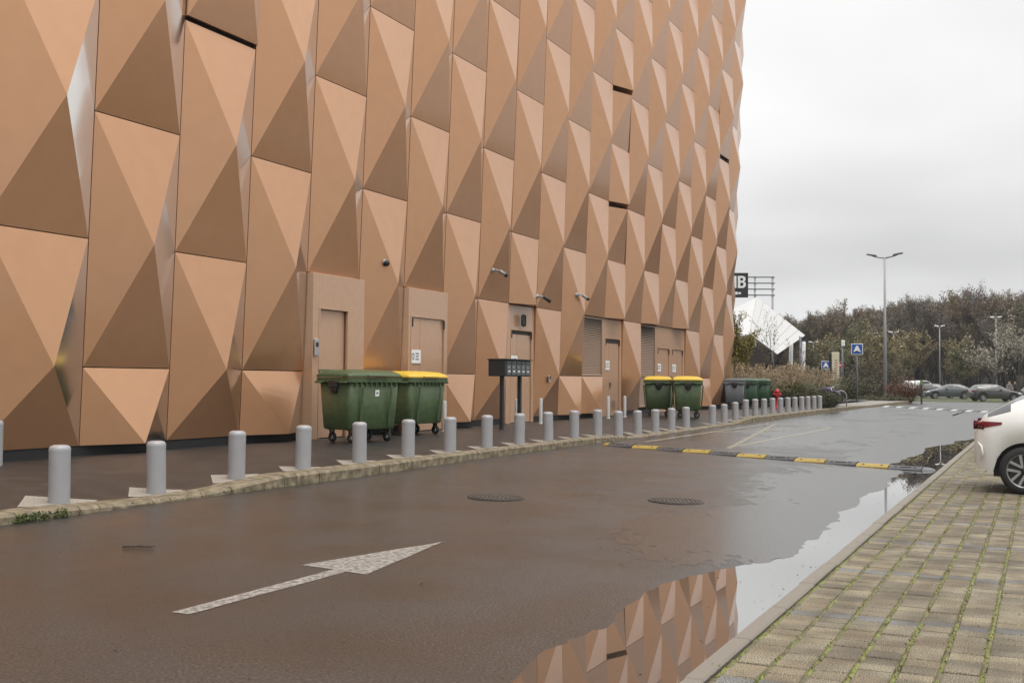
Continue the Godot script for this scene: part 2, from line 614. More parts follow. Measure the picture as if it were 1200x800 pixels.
func make_kerb() -> void:
	var k := Node3D.new()
	k.name = "kerb"
	add_child(k)
	setting(k)
	var z := 5.0
	while z > -83.0:
		var z2 := z - 1.0 + rng.randf_range(-0.01, 0.01)
		var st := start()
		var n := 4
		for s in n:
			var a := lerpf(z - 0.006, z2 + 0.006, float(s) / n)
			var b := lerpf(z - 0.006, z2 + 0.006, float(s + 1) / n)
			var front := -7.02 - curve([Vector2(-24, 0.16), Vector2(-16, 0.14), Vector2(-12, 0.0)], z)
			var back := -7.37
			var ta := kerb_top(a) + 0.016
			var tb := kerb_top(b) + 0.016
			var jog := rng.randf_range(-0.006, 0.006)
			front += jog
			quad(st, Vector3(front, -0.05, a), Vector3(front, ta - 0.035, a), Vector3(front, tb - 0.035, b), Vector3(front, -0.05, b))
			quad(st, Vector3(front, ta - 0.035, a), Vector3(front - 0.04, ta, a), Vector3(front - 0.04, tb, b), Vector3(front, tb - 0.035, b))
			quad(st, Vector3(front - 0.04, ta, a), Vector3(back, ta, a), Vector3(back, tb, b), Vector3(front - 0.04, tb, b))
			if s == 0:
				quad(st, Vector3(front, -0.05, a), Vector3(back, -0.05, a), Vector3(back, ta, a), Vector3(front, ta - 0.02, a))
			if s == n - 1:
				quad(st, Vector3(front, -0.05, b), Vector3(front, tb - 0.02, b), Vector3(back, tb, b), Vector3(back, -0.05, b))
		piece("kerb_stone", st, M.kerb_stone, k)
		z = z2
	# flush edging between road and parking bays
	var e := Node3D.new()
	e.name = "edging"
	add_child(e)
	setting(e)
	z = 5.0
	var es := start()
	slab(es, Vector3(0.06, -0.05, 0), Vector3(0.115, 0.15, 0.992), 0.012)
	var em := finish(es)
	while z > -90.0:
		part("edging_stone", em, M.edging, e, Transform3D(Basis(), Vector3(rng.randf_range(-0.004, 0.004), rng.randf_range(-0.003, 0.003), z)))
		z -= 1.0

func make_paving() -> void:
	var bed := Node3D.new()
	bed.name = "parking_paving"
	add_child(bed)
	setting(bed)
	sheet("paving_bed", 0.1, 9.0, 4, 5, -90, 4, func(x, _z): return pave_y(x) - 0.022, M.soil, bed)
	var variants := []
	for v in 4:
		var st := start()
		slab(st, Vector3(0, -0.03, 0), Vector3(0.182, 0.06, 0.149), 0.006, Transform3D(Basis(Vector3(1, 0, 0.4).normalized(), rng.randf_range(-0.02, 0.02)), Vector3(0, rng.randf_range(-0.002, 0.002), 0)))
		variants.append(finish(st))
	var mass := start()
	var tones := [Color(0.47, 0.40, 0.275), Color(0.56, 0.48, 0.325), Color(0.38, 0.33, 0.235), Color(0.50, 0.41, 0.275), Color(0.38, 0.38, 0.37), Color(0.43, 0.37, 0.26), Color(0.51, 0.45, 0.32)]
	var singles := 0
	for row in range(0, 396):
		var z := 4.6 - row * 0.154
		var grey := (row + 6) % 12 == 0
		for col in 38:
			var x := 0.262 + col * 0.21
			var tone: int = 4 if grey else [0, 1, 2, 3, 5, 6][rng.randi_range(0, 5)]
			var dy := rng.randf_range(-0.004, 0.004)
			var at := Vector3(x + rng.randf_range(-0.003, 0.003), pave_y(x) + dy, z + 0.025 * sin(col * 2.7 + 0.4))
			if z < -4.35 and col < 8 and singles < 300:
				singles += 1
				part("paver", variants[rng.randi_range(0, 3)], M["paver_%d" % tone], bed, Transform3D(Basis(Vector3.UP, rng.randf_range(-0.015, 0.015)), at))
				continue
			if col > 11 and z < -40.0:
				continue
			var c: Color = tones[tone] * rng.randf_range(0.88, 1.1)
			mass.set_color(c)
			var hx := 0.09
			var hz := 0.0743
			var t := 0.006
			var p := [at + Vector3(-hx + t, 0, -hz + t), at + Vector3(hx - t, 0, -hz + t), at + Vector3(hx - t, 0, hz - t), at + Vector3(-hx + t, 0, hz - t)]
			var q := [at + Vector3(-hx, -t, -hz), at + Vector3(hx, -t, -hz), at + Vector3(hx, -t, hz), at + Vector3(-hx, -t, hz)]
			quad(mass, p[0], p[1], p[2], p[3])
			for k in 4:
				var m := (k + 1) % 4
				quad(mass, p[k], q[k], q[m], p[m])
				quad(mass, q[k], q[k] - Vector3(0, 0.02, 0), q[m] - Vector3(0, 0.02, 0), q[m])
	var o := piece("far_pavers", mass, M.paver_mass, bed)
	o.set_meta("kind", "stuff")

# moss in the long joints, and weeds at the foot of the kerb
func make_moss() -> void:
	var v := PackedVector3Array()
	var c := PackedColorArray()
	var n := FastNoiseLite.new()
	n.frequency = 1.0
	n.seed = 4
	for col in 38:
		var x := 0.157 + col * 0.21 - 0.001
		var z := 4.5
		while z > (-45.0 if col < 12 else -24.0):
			var step := 0.12 if col > 11 else (0.035 if z > -14.0 else 0.09)
			var ring := []
			for e in 2:
				var zz := z - e * step
				var wob := n.get_noise_2d(x * 9.0, zz * 7.0)
				var hw := 0.0195 + 0.011 * n.get_noise_2d(x * 30.0 + 9.0, zz * 14.0) + 0.006 * n.get_noise_2d(x * 3.0, zz * 1.1)
				var hy := pave_y(x) - 0.006 + 0.010 * absf(n.get_noise_2d(x * 50.0, zz * 23.0)) + 0.004 * wob
				var cx := x + 0.006 * wob
				ring.append([Vector3(cx - hw, pave_y(x) - 0.012, zz), Vector3(cx, hy + 0.004, zz), Vector3(cx + hw, pave_y(x) - 0.012, zz)])
			var dry := n.get_noise_2d(x * 7.0 + 33.0, z * 2.3) + 0.5 * n.get_noise_2d(x * 40.0, z * 19.0)
			var color := Color(0.16, 0.172, 0.042).lerp(Color(0.10, 0.08, 0.045), clampf(0.35 + dry * 1.4, 0.0, 1.0))
			color = color * rng.randf_range(0.75, 1.25)
			for k in 2:
				v.append_array(PackedVector3Array([ring[0][k], ring[1][k], ring[1][k + 1], ring[0][k], ring[1][k + 1], ring[0][k + 1]]))
				for q in 6:
					c.append(color)
			z -= step
	# leaflets
	for i in 8000:
		var col := rng.randi_range(0, 9)
		var z := -3.5 - 14.0 * pow(rng.randf(), 1.5)
		var x := 0.157 + col * 0.21 + rng.randfn(0.0, 0.010)
		var d := n.get_noise_2d(x * 7.0 + 33.0, z * 2.3)
		if d > 0.25:
			continue
		if rng.randf() < 0.10:
			z = 4.6 - (roundf((4.6 - z) / 0.154) + 0.5) * 0.154 + 0.025 * sin((col - 0.5) * 2.7 + 0.4)
			x += rng.randf_range(-0.09, 0.09)
		var at := Vector3(x, pave_y(x) + rng.randf_range(-0.004, 0.008), z)
		leaf(v, c, at, rng.randf_range(0.005, 0.011), Color(0.14, 0.15, 0.035) * rng.randf_range(0.6, 1.3))
	var o := leaf_object("moss", v, c, self)
	tag(o, "green moss growing in the long joints between the parking pavers", "moss")
	o.set_meta("kind", "stuff")
	v = PackedVector3Array()
	c = PackedColorArray()
	for i in 2600:
		var z := -5.0 - 2.6 * pow(rng.randf(), 0.8) if i < 1500 else rng.randf_range(-24.0, -5.0)
		var spread := absf(rng.randfn(0.0, 0.05)) if i < 1500 else absf(rng.randfn(0.0, 0.015))
		var x := -7.03 - curve([Vector2(-24, 0.16), Vector2(-16, 0.14), Vector2(-12, 0.0)], z) + spread
		if i < 1500 and (sin(z * 5.0) + sin(z * 13.0) < -0.1 or rng.randf() < 0.35):
			continue
		var size := rng.randf_range(0.012, 0.03) if i < 1500 else rng.randf_range(0.006, 0.016)
		leaf(v, c, Vector3(x, road_y(x, z) + rng.randf_range(0.005, 0.09 if i < 1500 else 0.05), z), size, Color(0.1, 0.125, 0.035) * rng.randf_range(0.5, 1.3))
	o = leaf_object("weeds", v, c, self)
	tag(o, "small green weeds and moss along the foot of the kerb stones", "weeds")
	o.set_meta("kind", "stuff")

func leaf(v: PackedVector3Array, c: PackedColorArray, at: Vector3, size: float, color: Color) -> void:
	var a := Vector3(rng.randfn(), rng.randfn(), rng.randfn()).normalized() * size
	var b := a.cross(Vector3(rng.randfn(), rng.randfn(), rng.randfn())).normalized() * size * 0.5
	v.append_array(PackedVector3Array([at - a, at + b, at + a, at - a, at + a, at - b]))
	for k in 6:
		c.append(color)

func leaf_mesh(v: PackedVector3Array, c: PackedColorArray) -> ArrayMesh:
	var nrm := PackedVector3Array()
	nrm.resize(v.size())
	for i in range(0, v.size(), 3):
		var n := (v[i + 2] - v[i]).cross(v[i + 1] - v[i]).normalized()
		nrm[i] = n; nrm[i + 1] = n; nrm[i + 2] = n
	var arr := []
	arr.resize(Mesh.ARRAY_MAX)
	arr[Mesh.ARRAY_VERTEX] = v
	arr[Mesh.ARRAY_NORMAL] = nrm
	arr[Mesh.ARRAY_COLOR] = c
	var m := ArrayMesh.new()
	m.add_surface_from_arrays(Mesh.PRIMITIVE_TRIANGLES, arr)
	return m

func leaf_object(called: String, v: PackedVector3Array, c: PackedColorArray, parent: Node) -> MeshInstance3D:
	return part(called, leaf_mesh(v, c), M.foliage, parent)

# a strip or polygon of paint laid over the road's relief
func painted(called: String, poly: PackedVector2Array, material: Material, parent: Node = self, lift := 0.005) -> MeshInstance3D:
	var st := start(0)
	var lo := poly[0]
	var hi := poly[0]
	for p in poly:
		lo = lo.min(p)
		hi = hi.max(p)
	var step := 0.12
	var x := lo.x
	while x < hi.x:
		var z := lo.y
		while z < hi.y:
			var cell := PackedVector2Array([Vector2(x, z), Vector2(x + step, z), Vector2(x + step, z + step), Vector2(x, z + step)])
			for cut in Geometry2D.intersect_polygons(poly, cell):
				var idx := Geometry2D.triangulate_polygon(cut)
				for i in range(0, idx.size(), 3):
					var q := []
					for k in 3:
						var p: Vector2 = cut[idx[i + k]]
						q.append(Vector3(p.x, road_y(p.x, p.y) + lift, p.y))
					if (q[1] - q[0]).cross(q[2] - q[0]).y > 0:
						tri(st, q[0], q[2], q[1])
					else:
						tri(st, q[0], q[1], q[2])
			z += step
		x += step
	return piece(called, st, material, parent)

func stripe(a: Vector2, b: Vector2, w: float) -> PackedVector2Array:
	var n := (b - a).normalized().orthogonal() * w / 2
	return PackedVector2Array([a + n, b + n, b - n, a - n])

func make_markings() -> void:
	var arrow := Node3D.new()
	arrow.name = "arrow_marking"
	add_child(arrow)
	tag(arrow, "worn white arrow painted on the brown wet road", "road marking")
	painted("arrow_shaft", PackedVector2Array([Vector2(-3.295, -5.20), Vector2(-3.165, -5.22), Vector2(-3.165, -6.93), Vector2(-3.295, -6.93)]), M.road_paint, arrow)
	painted("arrow_head", PackedVector2Array([Vector2(-3.60, -6.935), Vector2(-2.98, -6.935), Vector2(-3.27, -8.6)]), M.road_paint, arrow)
	var bay := Node3D.new()
	bay.name = "bay_marking"
	add_child(bay)
	tag(bay, "faded crossed lines of a loading bay beyond the yellow and black hump", "road marking")
	for l in [[Vector2(-4.5, -23.2), Vector2(-6.4, -36.2)], [Vector2(-4.53, -24.2), Vector2(-4.42, -36.0)], [Vector2(-6.4, -29.0), Vector2(-4.5, -35.8)], [Vector2(-6.3, -35.9), Vector2(-4.42, -36.1)], [Vector2(-6.5, -23.4), Vector2(-6.5, -35.6)]]:
		painted("line", stripe(l[0], l[1], 0.13), M.yellow_paint, bay, 0.005 + 0.003 * bay.get_child_count())
	# manhole covers
	for p in [Vector3(-4.44, 0, -11.93), Vector3(-2.5, 0, -13.2)]:
		var first: bool = p.x < -4.0
		var y := road_y(p.x, p.z)
		var cover := thing("manhole_cover", "round iron manhole cover in the road, the one farther from the pavers" if first else "round iron manhole cover in the road, the one nearer the pavers", "manhole cover", Vector3(p.x, y + 0.005, p.z), 0.4, "manhole covers in the road")
		cover.rotation.z = -0.03
		var ring := start()
		lathe(ring, [Vector2(0.36, -0.02), Vector2(0.36, 0.003), Vector2(0.325, 0.004), Vector2(0.32, -0.006)], 40)
		piece("frame", ring, M.iron, cover)
		var lid := start()
		lathe(lid, [Vector2(0.315, -0.02), Vector2(0.315, -0.001), Vector2(0.0, -0.001)], 40)
		piece("lid", lid, M.iron, cover)
		var studs := start()
		for i in range(-6, 7):
			for j in range(-6, 7):
				var q := Vector2(i, j) * 0.052
				if q.length() < 0.29:
					slab(studs, Vector3(q.x, 0.003, q.y), Vector3(0.032, 0.008, 0.032), 0.003)
		var s := piece("studs", studs, M.iron, cover)
		s.set_meta("kind", "stuff")

func hump_profile(w: float, h: float) -> PackedVector2Array:
	return PackedVector2Array([Vector2(-w / 2, -0.02), Vector2(w / 2, -0.02), Vector2(w / 2, 0.008), Vector2(w * 0.36, h * 0.62), Vector2(w * 0.2, h * 0.93), Vector2(0, h), Vector2(-w * 0.2, h * 0.93), Vector2(-w * 0.36, h * 0.62), Vector2(-w / 2, 0.008)])

func make_humps() -> void:
	var h := thing("speed_hump", "yellow and black rubber speed hump bolted across the wet road", "speed hump", Vector3(0, 0, 0))
	var mods := start()
	prism(mods, hump_profile(0.36, 0.06), 0.582, Transform3D(Basis(Vector3.UP, PI / 2), Vector3.ZERO))
	var mod := finish(mods)
	var bolts := start(0)
	for sx in [-0.17, 0.17]:
		for sz in [-0.1, 0.1]:
			lathe(bolts, [Vector2(0.02, 0.0), Vector2(0.02, 0.009), Vector2(0.0, 0.009)], 8, Transform3D(Basis(), Vector3(sx, 0.046, sz)))
	var bolt := finish(bolts)
	var eyes := start()
	slab(eyes, Vector3(0, 0.054, 0.085), Vector3(0.2, 0.014, 0.05), 0.004)
	var eye := finish(eyes)
	for i in 11:
		var x := -6.42 + 0.588 * i
		var z := -21.72 + i * 0.087
		var seg := part("module", mod, M.hump_yellow if i % 2 == 1 else M.hump_black, h, Transform3D(Basis(Vector3.UP, -0.147), Vector3(x, road_y(x, z) + 0.006, z)))
		part("bolt", bolt, M.black_plastic, seg)
		if i % 2 == 0:
			part("reflector", eye, M.hump_grey, seg)
	for e in [[-6.79, -21.78, M.hump_yellow, PI], [-0.15, -20.83, M.hump_grey, 0.0]]:
		var st := start(0)
		var n := 10
		var rings := []
		for k in n + 1:
			var t := float(k) / n
			var ring := []
			for p in hump_profile(0.36 * sqrt(maxf(1.0 - t * t, 0.0004)), 0.06 * sqrt(maxf(1.0 - t * t, 0.0004))):
				ring.append(Vector3(t * 0.2, p.y, p.x))
			rings.append(ring)
		for k in n:
			for m in 9:
				var q := (m + 1) % 9
				quad(st, rings[k][m], rings[k][q], rings[k + 1][q], rings[k + 1][m])
		var x: float = e[0]
		piece("end_cap", st, e[2], h, Transform3D(Basis(Vector3.UP, -0.147 + e[3]), Vector3(x + (0.09 if e[3] > 1.0 else -0.09), maxf(road_y(x, e[1]), -0.01) + 0.006, e[1])))
	var far := thing("speed_hump", "white and black striped speed hump far down the road", "speed hump", Vector3(0, 0, 0))
	var fm := start()
	prism(fm, hump_profile(0.9, 0.08), 0.39, Transform3D(Basis(Vector3.UP, PI / 2), Vector3.ZERO))
	var fmm := finish(fm)
	for i in 17:
		var x := -6.6 + 0.4 * i
		var z := lerpf(-68.0, -63.0, i / 16.0)
		part("module", fmm, M.hump_white if i % 2 == 0 else M.hump_black, far, Transform3D(Basis(Vector3.UP, -0.6), Vector3(x, road_y(x, z), z)))

# ---------------------------------------------------------------- the copper building
func level(l: int) -> float:
	return 0.531 if l == 0 else 1.728 + (l - 1) * PANEL_HALF

func make_outline() -> void:
	var x := -4.070204 * COLUMN
	var d := 8.095704 * COLUMN
	var yaw := deg_to_rad(26.5)
	var turn := func(i: int) -> float:
		var k := clampi(i, -8, 20)
		var t := 0.466417 - 0.003769 * k + 0.000351 * k * k - 0.000007 * k * k * k - yaw
		if i > 20:
			t -= deg_to_rad([6.0, 25.0, 37.0, 48.0, 58.0, 68.0, 78.0, 88.0, 90.0, 90.0, 90.0, 90.0, 90.0, 90.0][i - 21])
		return t
	wall_x[0] = cos(yaw) * x - sin(yaw) * d + 1.72
	wall_z[0] = -(sin(yaw) * x + cos(yaw) * d)
	for i in range(0, 33):
		var t: float = turn.call(i)
		wall_turn[i] = t
		wall_x[i + 1] = wall_x[i] + sin(t) * COLUMN
		wall_z[i + 1] = wall_z[i] - cos(t) * COLUMN
	for i in range(-1, -9, -1):
		var t: float = turn.call(i)
		wall_turn[i] = t
		wall_x[i] = wall_x[i + 1] - sin(t) * COLUMN
		wall_z[i] = wall_z[i + 1] + cos(t) * COLUMN

# axes of column i: x along the wall, y up, z out of the wall
func column_frame(i: int, y: float) -> Transform3D:
	var t: float = wall_turn[i]
	var along := Vector3(sin(t), 0, -cos(t))
	var out := Vector3(cos(t), 0, sin(t))
	return Transform3D(Basis(along, Vector3.UP, out), Vector3(wall_x[i], y, wall_z[i]) + out * LEAN * (y - EYE))

# a folded panel: four triangles meeting at a proud apex, with returned edges
func panel_mesh(height: float, apex: float) -> ArrayMesh:
	var key := "%.3f %.3f" % [height, apex]
	if panel_meshes.has(key):
		return panel_meshes[key]
	var g := 0.008
	var st := start()
	var p := func(x: float, y: float, z: float) -> Vector3: return Vector3(x, y, z + LEAN * y)
	var bl: Vector3 = p.call(g, g, 0.0)
	var br: Vector3 = p.call(COLUMN - g, g, 0.0)
	var tr: Vector3 = p.call(COLUMN - g, height - g, 0.0)
	var tl: Vector3 = p.call(g, height - g, 0.0)
	var a: Vector3 = p.call(APEX_ALONG * COLUMN, maxf(apex, g), APEX_OUT)
	tri(st, bl, tl, a)
	tri(st, tl, tr, a)
	tri(st, br, bl, a)
	var back := Vector3(0, 0, -0.07)
	var ring := [bl, br, tr, tl]
	for k in 4:
		var m := (k + 1) % 4
		quad(st, ring[k], ring[m], ring[m] + back, ring[k] + back)
	panel_meshes[key] = finish(st)
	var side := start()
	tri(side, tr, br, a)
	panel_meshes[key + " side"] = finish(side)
	return panel_meshes[key]

func put_panel(b: Node3D, i: int, low: float, high: float, apex: float, shift := Vector3.ZERO) -> void:
	var f := column_frame(i, low)
	f.origin += f.basis * shift
	var o := part("panel", panel_mesh(high - low, apex - low), M["copper_%d" % rng.randi_range(0, 3)], b, f)
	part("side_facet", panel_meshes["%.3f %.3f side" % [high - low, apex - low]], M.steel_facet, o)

func make_building() -> void:
	make_outline()
	var b := thing("shopping_building", "tall building clad in folded copper coloured pyramid panels beside the road", "building")
	var doors := [4, 6, 9, 13, 16, 17]
	for i in range(-7, 31):
		var odd := posmod(i, 2) == 1
		var l := -1 if odd else 0
		while l < 11:
			var low := level(maxi(l, 0))
			var high := level(l + 2)
			var mid := level(l + 1)
			if l < 0:
				mid = low            # the lowest odd panel is cut at its apex
			if i in doors or i == 15 or i == 12:
				if l == 0 or l == -1:
					if i == 12 and l == 0:
						put_panel(b, i, low, mid, low)
					l += 2
					continue
				if l == 1:
					put_panel(b, i, mid, high, mid)
					l += 2
					continue
			if i == 13 and (l == 3 or l == 5):      # hatches: the halves stand apart
				put_panel(b, i, mid, high, mid)
				var f := column_frame(i, low)
				f.origin += f.basis.z * -0.05
				part("panel", panel_mesh(mid - low - 0.16, mid - low - 0.16), M.copper_1, b, f)
				l += 2
				continue
			if i == 2 and l == 4:
				put_panel(b, i, low + 0.06, high, mid, Vector3(0, 0, 0.05))
			elif i == 20 and l == 6:
				put_panel(b, i, low + 0.16, high, mid, Vector3(0, 0, 0.04))
			else:
				put_panel(b, i, low, high, mid)
			l += 2
	# dark backing wall behind the joints, plinth and roof
	var roof := level(12)
	var back := start()
	var plinth := start()
	var rim := []
	for i in range(-7, 31):
		var f0 := column_frame(i, 0.531)
		var f1 := column_frame(i, roof)
		var t := 1 if wall_turn.has(i + 1) else 0
		var e0 := column_frame(i + t, 0.531)
		var e1 := column_frame(i + t, roof)
		var o0 := f0.basis.z * -0.075
		var o1 := e0.basis.z * -0.075
		quad(back, f0.origin + o0, e0.origin + o1, e1.origin + o1, f1.origin + o0)
		var p0 := f0.origin + f0.basis.z * -0.02
		var p1 := e0.origin + e0.basis.z * -0.02
		var deep := Vector3(0, -0.45, 0)
		quad(plinth, p0, p1, p1 + deep, p0 + deep)
		quad(plinth, f0.origin + o0 * 2.0, e0.origin + o1 * 2.0, p1, p0)
		rim.append(f1.origin + o0)
	var far_back := Vector3(-70, 0, 0)
	for i in rim.size() - 1:
		var a: Vector3 = rim[i]
		var c: Vector3 = rim[i + 1]
		quad(back, a, c, Vector3(-70, c.y, c.z), Vector3(-70, a.y, a.z))
	var first: Vector3 = rim[0]
	var last: Vector3 = rim[-1]
	quad(back, first, Vector3(-70, first.y, first.z), Vector3(-70, 0, first.z), Vector3(first.x, 0, first.z))
	quad(back, last, Vector3(-70, last.y, last.z), Vector3(-70, 0, last.z), Vector3(last.x, 0, last.z))
	piece("wall", back, M.backing, b)
	piece("plinth", plinth, M.plinth, b)
	# service doors
	service_door(b, 4, 0.22, 0.20, 1.22, -1.0, 2.62, false)
	service_door(b, 6, 0.20, 0.10, 1.66, 0.56, 2.66, true)
	service_door(b, 9, 0.0, 0.26, 1.66, 0.74, 2.62, true)
	service_door(b, 13, 0.0, 0.22, 1.62, 0.66, 2.66, true)
	service_door(b, 16, 0.0, 0.22, 1.66, 0.70, 2.5, true)
	service_door(b, 17, 0.0, 0.16, 1.60, 0.84, 2.5, true)
	louvre(b, 12, level(1), level(2))
	louvre(b, 15, 0.62, level(2))
	# round light above the door and small call boxes
	var f9 := column_frame(9, 3.25)
	var fit := start(0)
	slab(fit, Vector3(0.86, 0.0, 0.06), Vector3(0.16, 0.34, 0.12), 0.04)
	piece("wall_light", fit, M.black_plastic, b, f9)
	for c in [[4, 0.07, 2.2, 0.225], [10, 0.55, 1.62, 0.235]]:
		var fr := column_frame(c[0], c[2])
		var s := start()
		slab(s, Vector3(c[1], 0, c[3] + 0.02), Vector3(0.12, 0.34 if c[0] == 4 else 0.2, 0.04), 0.01)
		var call_box := piece("call_box", s, M.steel, b, fr)
		var bt := start()
		slab(bt, Vector3(c[1], 0.05, c[3] + 0.043), Vector3(0.08, 0.09, 0.01), 0.003)
		piece("keypad", bt, M.black_plastic, call_box)

func service_door(b: Node3D, i: int, proud: float, x0: float, x1: float, split: float, tall: float, notice: bool) -> void:
	var f := column_frame(i, 0.385)
	f.origin -= f.basis.z * LEAN * (0.385 - EYE)
	var door := Node3D.new()
	door.name = "service_door"
	b.add_child(door, true)
	door.transform = f
	var top := level(2) - 0.385 - 0.012
	var w0 := 0.008
	var w1 := COLUMN - 0.008
	var zc := proud - 0.04
	var st := start()
	var t := 0.08 + proud
	var mid := proud - t / 2
	slab(st, Vector3((w0 + x0) / 2, top / 2, mid), Vector3(x0 - w0, top, t), 0.006)
	slab(st, Vector3((w1 + x1) / 2, top / 2, mid), Vector3(w1 - x1, top, t), 0.006)
	slab(st, Vector3((x0 + x1) / 2, (top + tall) / 2, mid), Vector3(x1 - x0 + 0.002, top - tall, t - 0.004), 0.006)
	piece("surround", st, M.door_paint, door)
	var fr := start()
	for s in [x0 + 0.02, x1 - 0.02]:
		slab(fr, Vector3(s, tall / 2, zc + 0.022), Vector3(0.04, tall - 0.002, 0.06), 0.006)
	slab(fr, Vector3((x0 + x1) / 2, tall - 0.02, zc + 0.022), Vector3(x1 - x0 - 0.082, 0.04, 0.06), 0.006)
	piece("door_frame", fr, M.door_paint, door)
	var cuts := [x0 + 0.045, x1 - 0.045] if split < 0 else [x0 + 0.045, split, x1 - 0.045]
	for k in cuts.size() - 1:
		var lf := start()
		slab(lf, Vector3((cuts[k] + cuts[k + 1]) / 2, (tall - 0.04) / 2 + 0.006, zc - (0.055 if split < 0 else 0.012)), Vector3(cuts[k + 1] - cuts[k] - 0.014, tall - 0.06, 0.04), 0.005)
		var leaf_ := piece("leaf", lf, M.door_paint, door)
		if k == cuts.size() - 2:
			var hn := start()
			var hx: float = cuts[k] + 0.07
			slab(hn, Vector3(hx, 1.05, zc + 0.035), Vector3(0.05, 0.2, 0.02), 0.008)
			slab(hn, Vector3(hx + 0.05, 1.09, zc + 0.065), Vector3(0.13, 0.025, 0.025), 0.01)
			if split > 0:
				piece("handle", hn, M.black_plastic, leaf_)
			if i == 13:
				for g in 5:
					var vn := start()
					slab(vn, Vector3(cuts[k] + 0.45, 0.28 + g * 0.06, zc + 0.024), Vector3(0.34, 0.035, 0.012), 0.004)
					piece("vent_slat", vn, M.louvre, leaf_)
	var back := start()
	box(back, Vector3((x0 + x1) / 2, tall / 2, proud - 0.145), Vector3(x1 - x0, tall, 0.01))
	piece("lining", back, M.backing, door)
	if split > 0:
		for hx in [x0 + 0.055, x1 - 0.055]:
			var hg := start()
			slab(hg, Vector3(hx, tall - 0.16, zc + 0.055), Vector3(0.035, 0.2, 0.03), 0.006)
			piece("hinge", hg, M.black_plastic, door)
	if notice:
		var nx: float = (cuts[0] + cuts[1]) / 2
		var np := start()
		slab(np, Vector3(nx, 1.72, zc + 0.026), Vector3(0.44, 0.31, 0.008), 0.003)
		var plate := piece("notice", np, M.white_paint, door)
		var ink := start()
		for k in 24:
			var a0 := TAU * k / 24
			var a1 := TAU * (k + 1) / 24
			var c := Vector3(nx - 0.12, 1.72, zc + 0.0325)
			var ra := 0.062
			var rb := 0.048
			quad(ink, c + Vector3(cos(a0) * ra, sin(a0) * ra * 1.3, 0), c + Vector3(cos(a1) * ra, sin(a1) * ra * 1.3, 0), c + Vector3(cos(a1) * rb, sin(a1) * rb * 1.3, 0), c + Vector3(cos(a0) * rb, sin(a0) * rb * 1.3, 0))
		box(ink, Vector3(nx - 0.12, 1.72, zc + 0.032), Vector3(0.02, 0.16, 0.003), Transform3D(Basis(), Vector3.ZERO))
		for row in 3:
			box(ink, Vector3(nx + 0.06, 1.79 - row * 0.065, zc + 0.032), Vector3(0.15 - 0.03 * (row % 2), 0.028, 0.003))
		piece("print", ink, M.notice_ink, plate)

func louvre(b: Node3D, i: int, low: float, high: float) -> void:
	var f := column_frame(i, low)
	f.origin -= f.basis.z * LEAN * (low - EYE)
	var g := Node3D.new()
	g.name = "louvre"
	b.add_child(g, true)
	g.transform = f
	var h := high - low - 0.012
	var fr := start()
	for x in [0.045, COLUMN - 0.045]:
		slab(fr, Vector3(x, h / 2, -0.03), Vector3(0.07, h, 0.08), 0.006)
	for y in [0.035, h - 0.035]:
		slab(fr, Vector3(COLUMN / 2, y, -0.03), Vector3(COLUMN - 0.164, 0.06, 0.08), 0.006)
	piece("louvre_frame", fr, M.louvre, g)
	var st := start()
	slab(st, Vector3.ZERO, Vector3(COLUMN - 0.166, 0.012, 0.085), 0.003, Transform3D(Basis(Vector3.RIGHT, 1.0), Vector3.ZERO))
	var slat := finish(st)
	var n := int((h - 0.14) / 0.06)
	for k in n:
		part("slat", slat, M.louvre, g, Transform3D(Basis(), Vector3(COLUMN / 2, 0.09 + k * 0.06, -0.035)))

func make_cameras() -> void:
	# [column, along, height, out, kind]
	var list := [[5, 0.62, 4.12, 0.24, 0, "black dome security camera on the copper panel right of the single door"],
		[8, 0.5, 4.45, 0.17, 1, "pale bullet security camera on a dark lower facet left of the mailboxes"],
		[9, 1.25, 3.95, 0.30, 2, "small black security camera at the corner above the double door"],
		[11, 0.62, 4.22, 0.26, 1, "pale bullet security camera between the double door and the upper louvre"]]
	for c in list:
		var f := column_frame(c[0], c[2])
		var t := thing("security_camera", c[5], "camera", Vector3.ZERO, 0.0, "security cameras on the facade")
		t.transform = f.translated_local(Vector3(c[1] * 0.15, 0, (c[3] - 0.08) * 0.15)).scaled_local(Vector3.ONE * 0.85)
		var o: float = c[3] - 0.08
		var x: float = c[1]
		var st := start(0)
		var facing := Transform3D(Basis(Vector3.RIGHT, PI / 2), Vector3(x, 0, o))
		lathe(st, [Vector2(0.075, -0.1), Vector2(0.075, 0.09), Vector2(0.06, 0.11), Vector2(0.0, 0.11)], 16, facing)
		piece("mount", st, M.lamp_steel, t)
		if c[4] == 0:
			var d := start(0)
			lathe(d, [Vector2(0.085, 0.0), Vector2(0.08, 0.05), Vector2(0.055, 0.09), Vector2(0.0, 0.105)], 16, Transform3D(Basis(Vector3.RIGHT, PI / 2 + 0.5), Vector3(x, -0.02, o + 0.1)))
			piece("dome", d, M.black_plastic, t)
		else:
			var arm := start(0)
			tube(arm, [Vector3(x, 0, o + 0.1), Vector3(x + 0.06, 0.0, o + 0.2), Vector3(x + 0.12, -0.05, o + 0.25)], [0.025, 0.025, 0.025], 8)
			piece("arm", arm, M.lamp_steel, t)
			var body := start(0)
			var p0 := Vector3(x + 0.06, -0.02, o + 0.26)
			var p1 := Vector3(x + 0.26, -0.16, o + 0.42)
			tube(body, [p0, p0.lerp(p1, 0.9)], [0.055, 0.055], 12)
			piece("housing", body, M.black_plastic if c[4] == 2 else M.lamp_steel, t)
			var hood := start(0)
			tube(hood, [p0.lerp(p1, 0.7), p1], [0.06, 0.062], 12)
			piece("hood", hood, M.black_plastic, t)

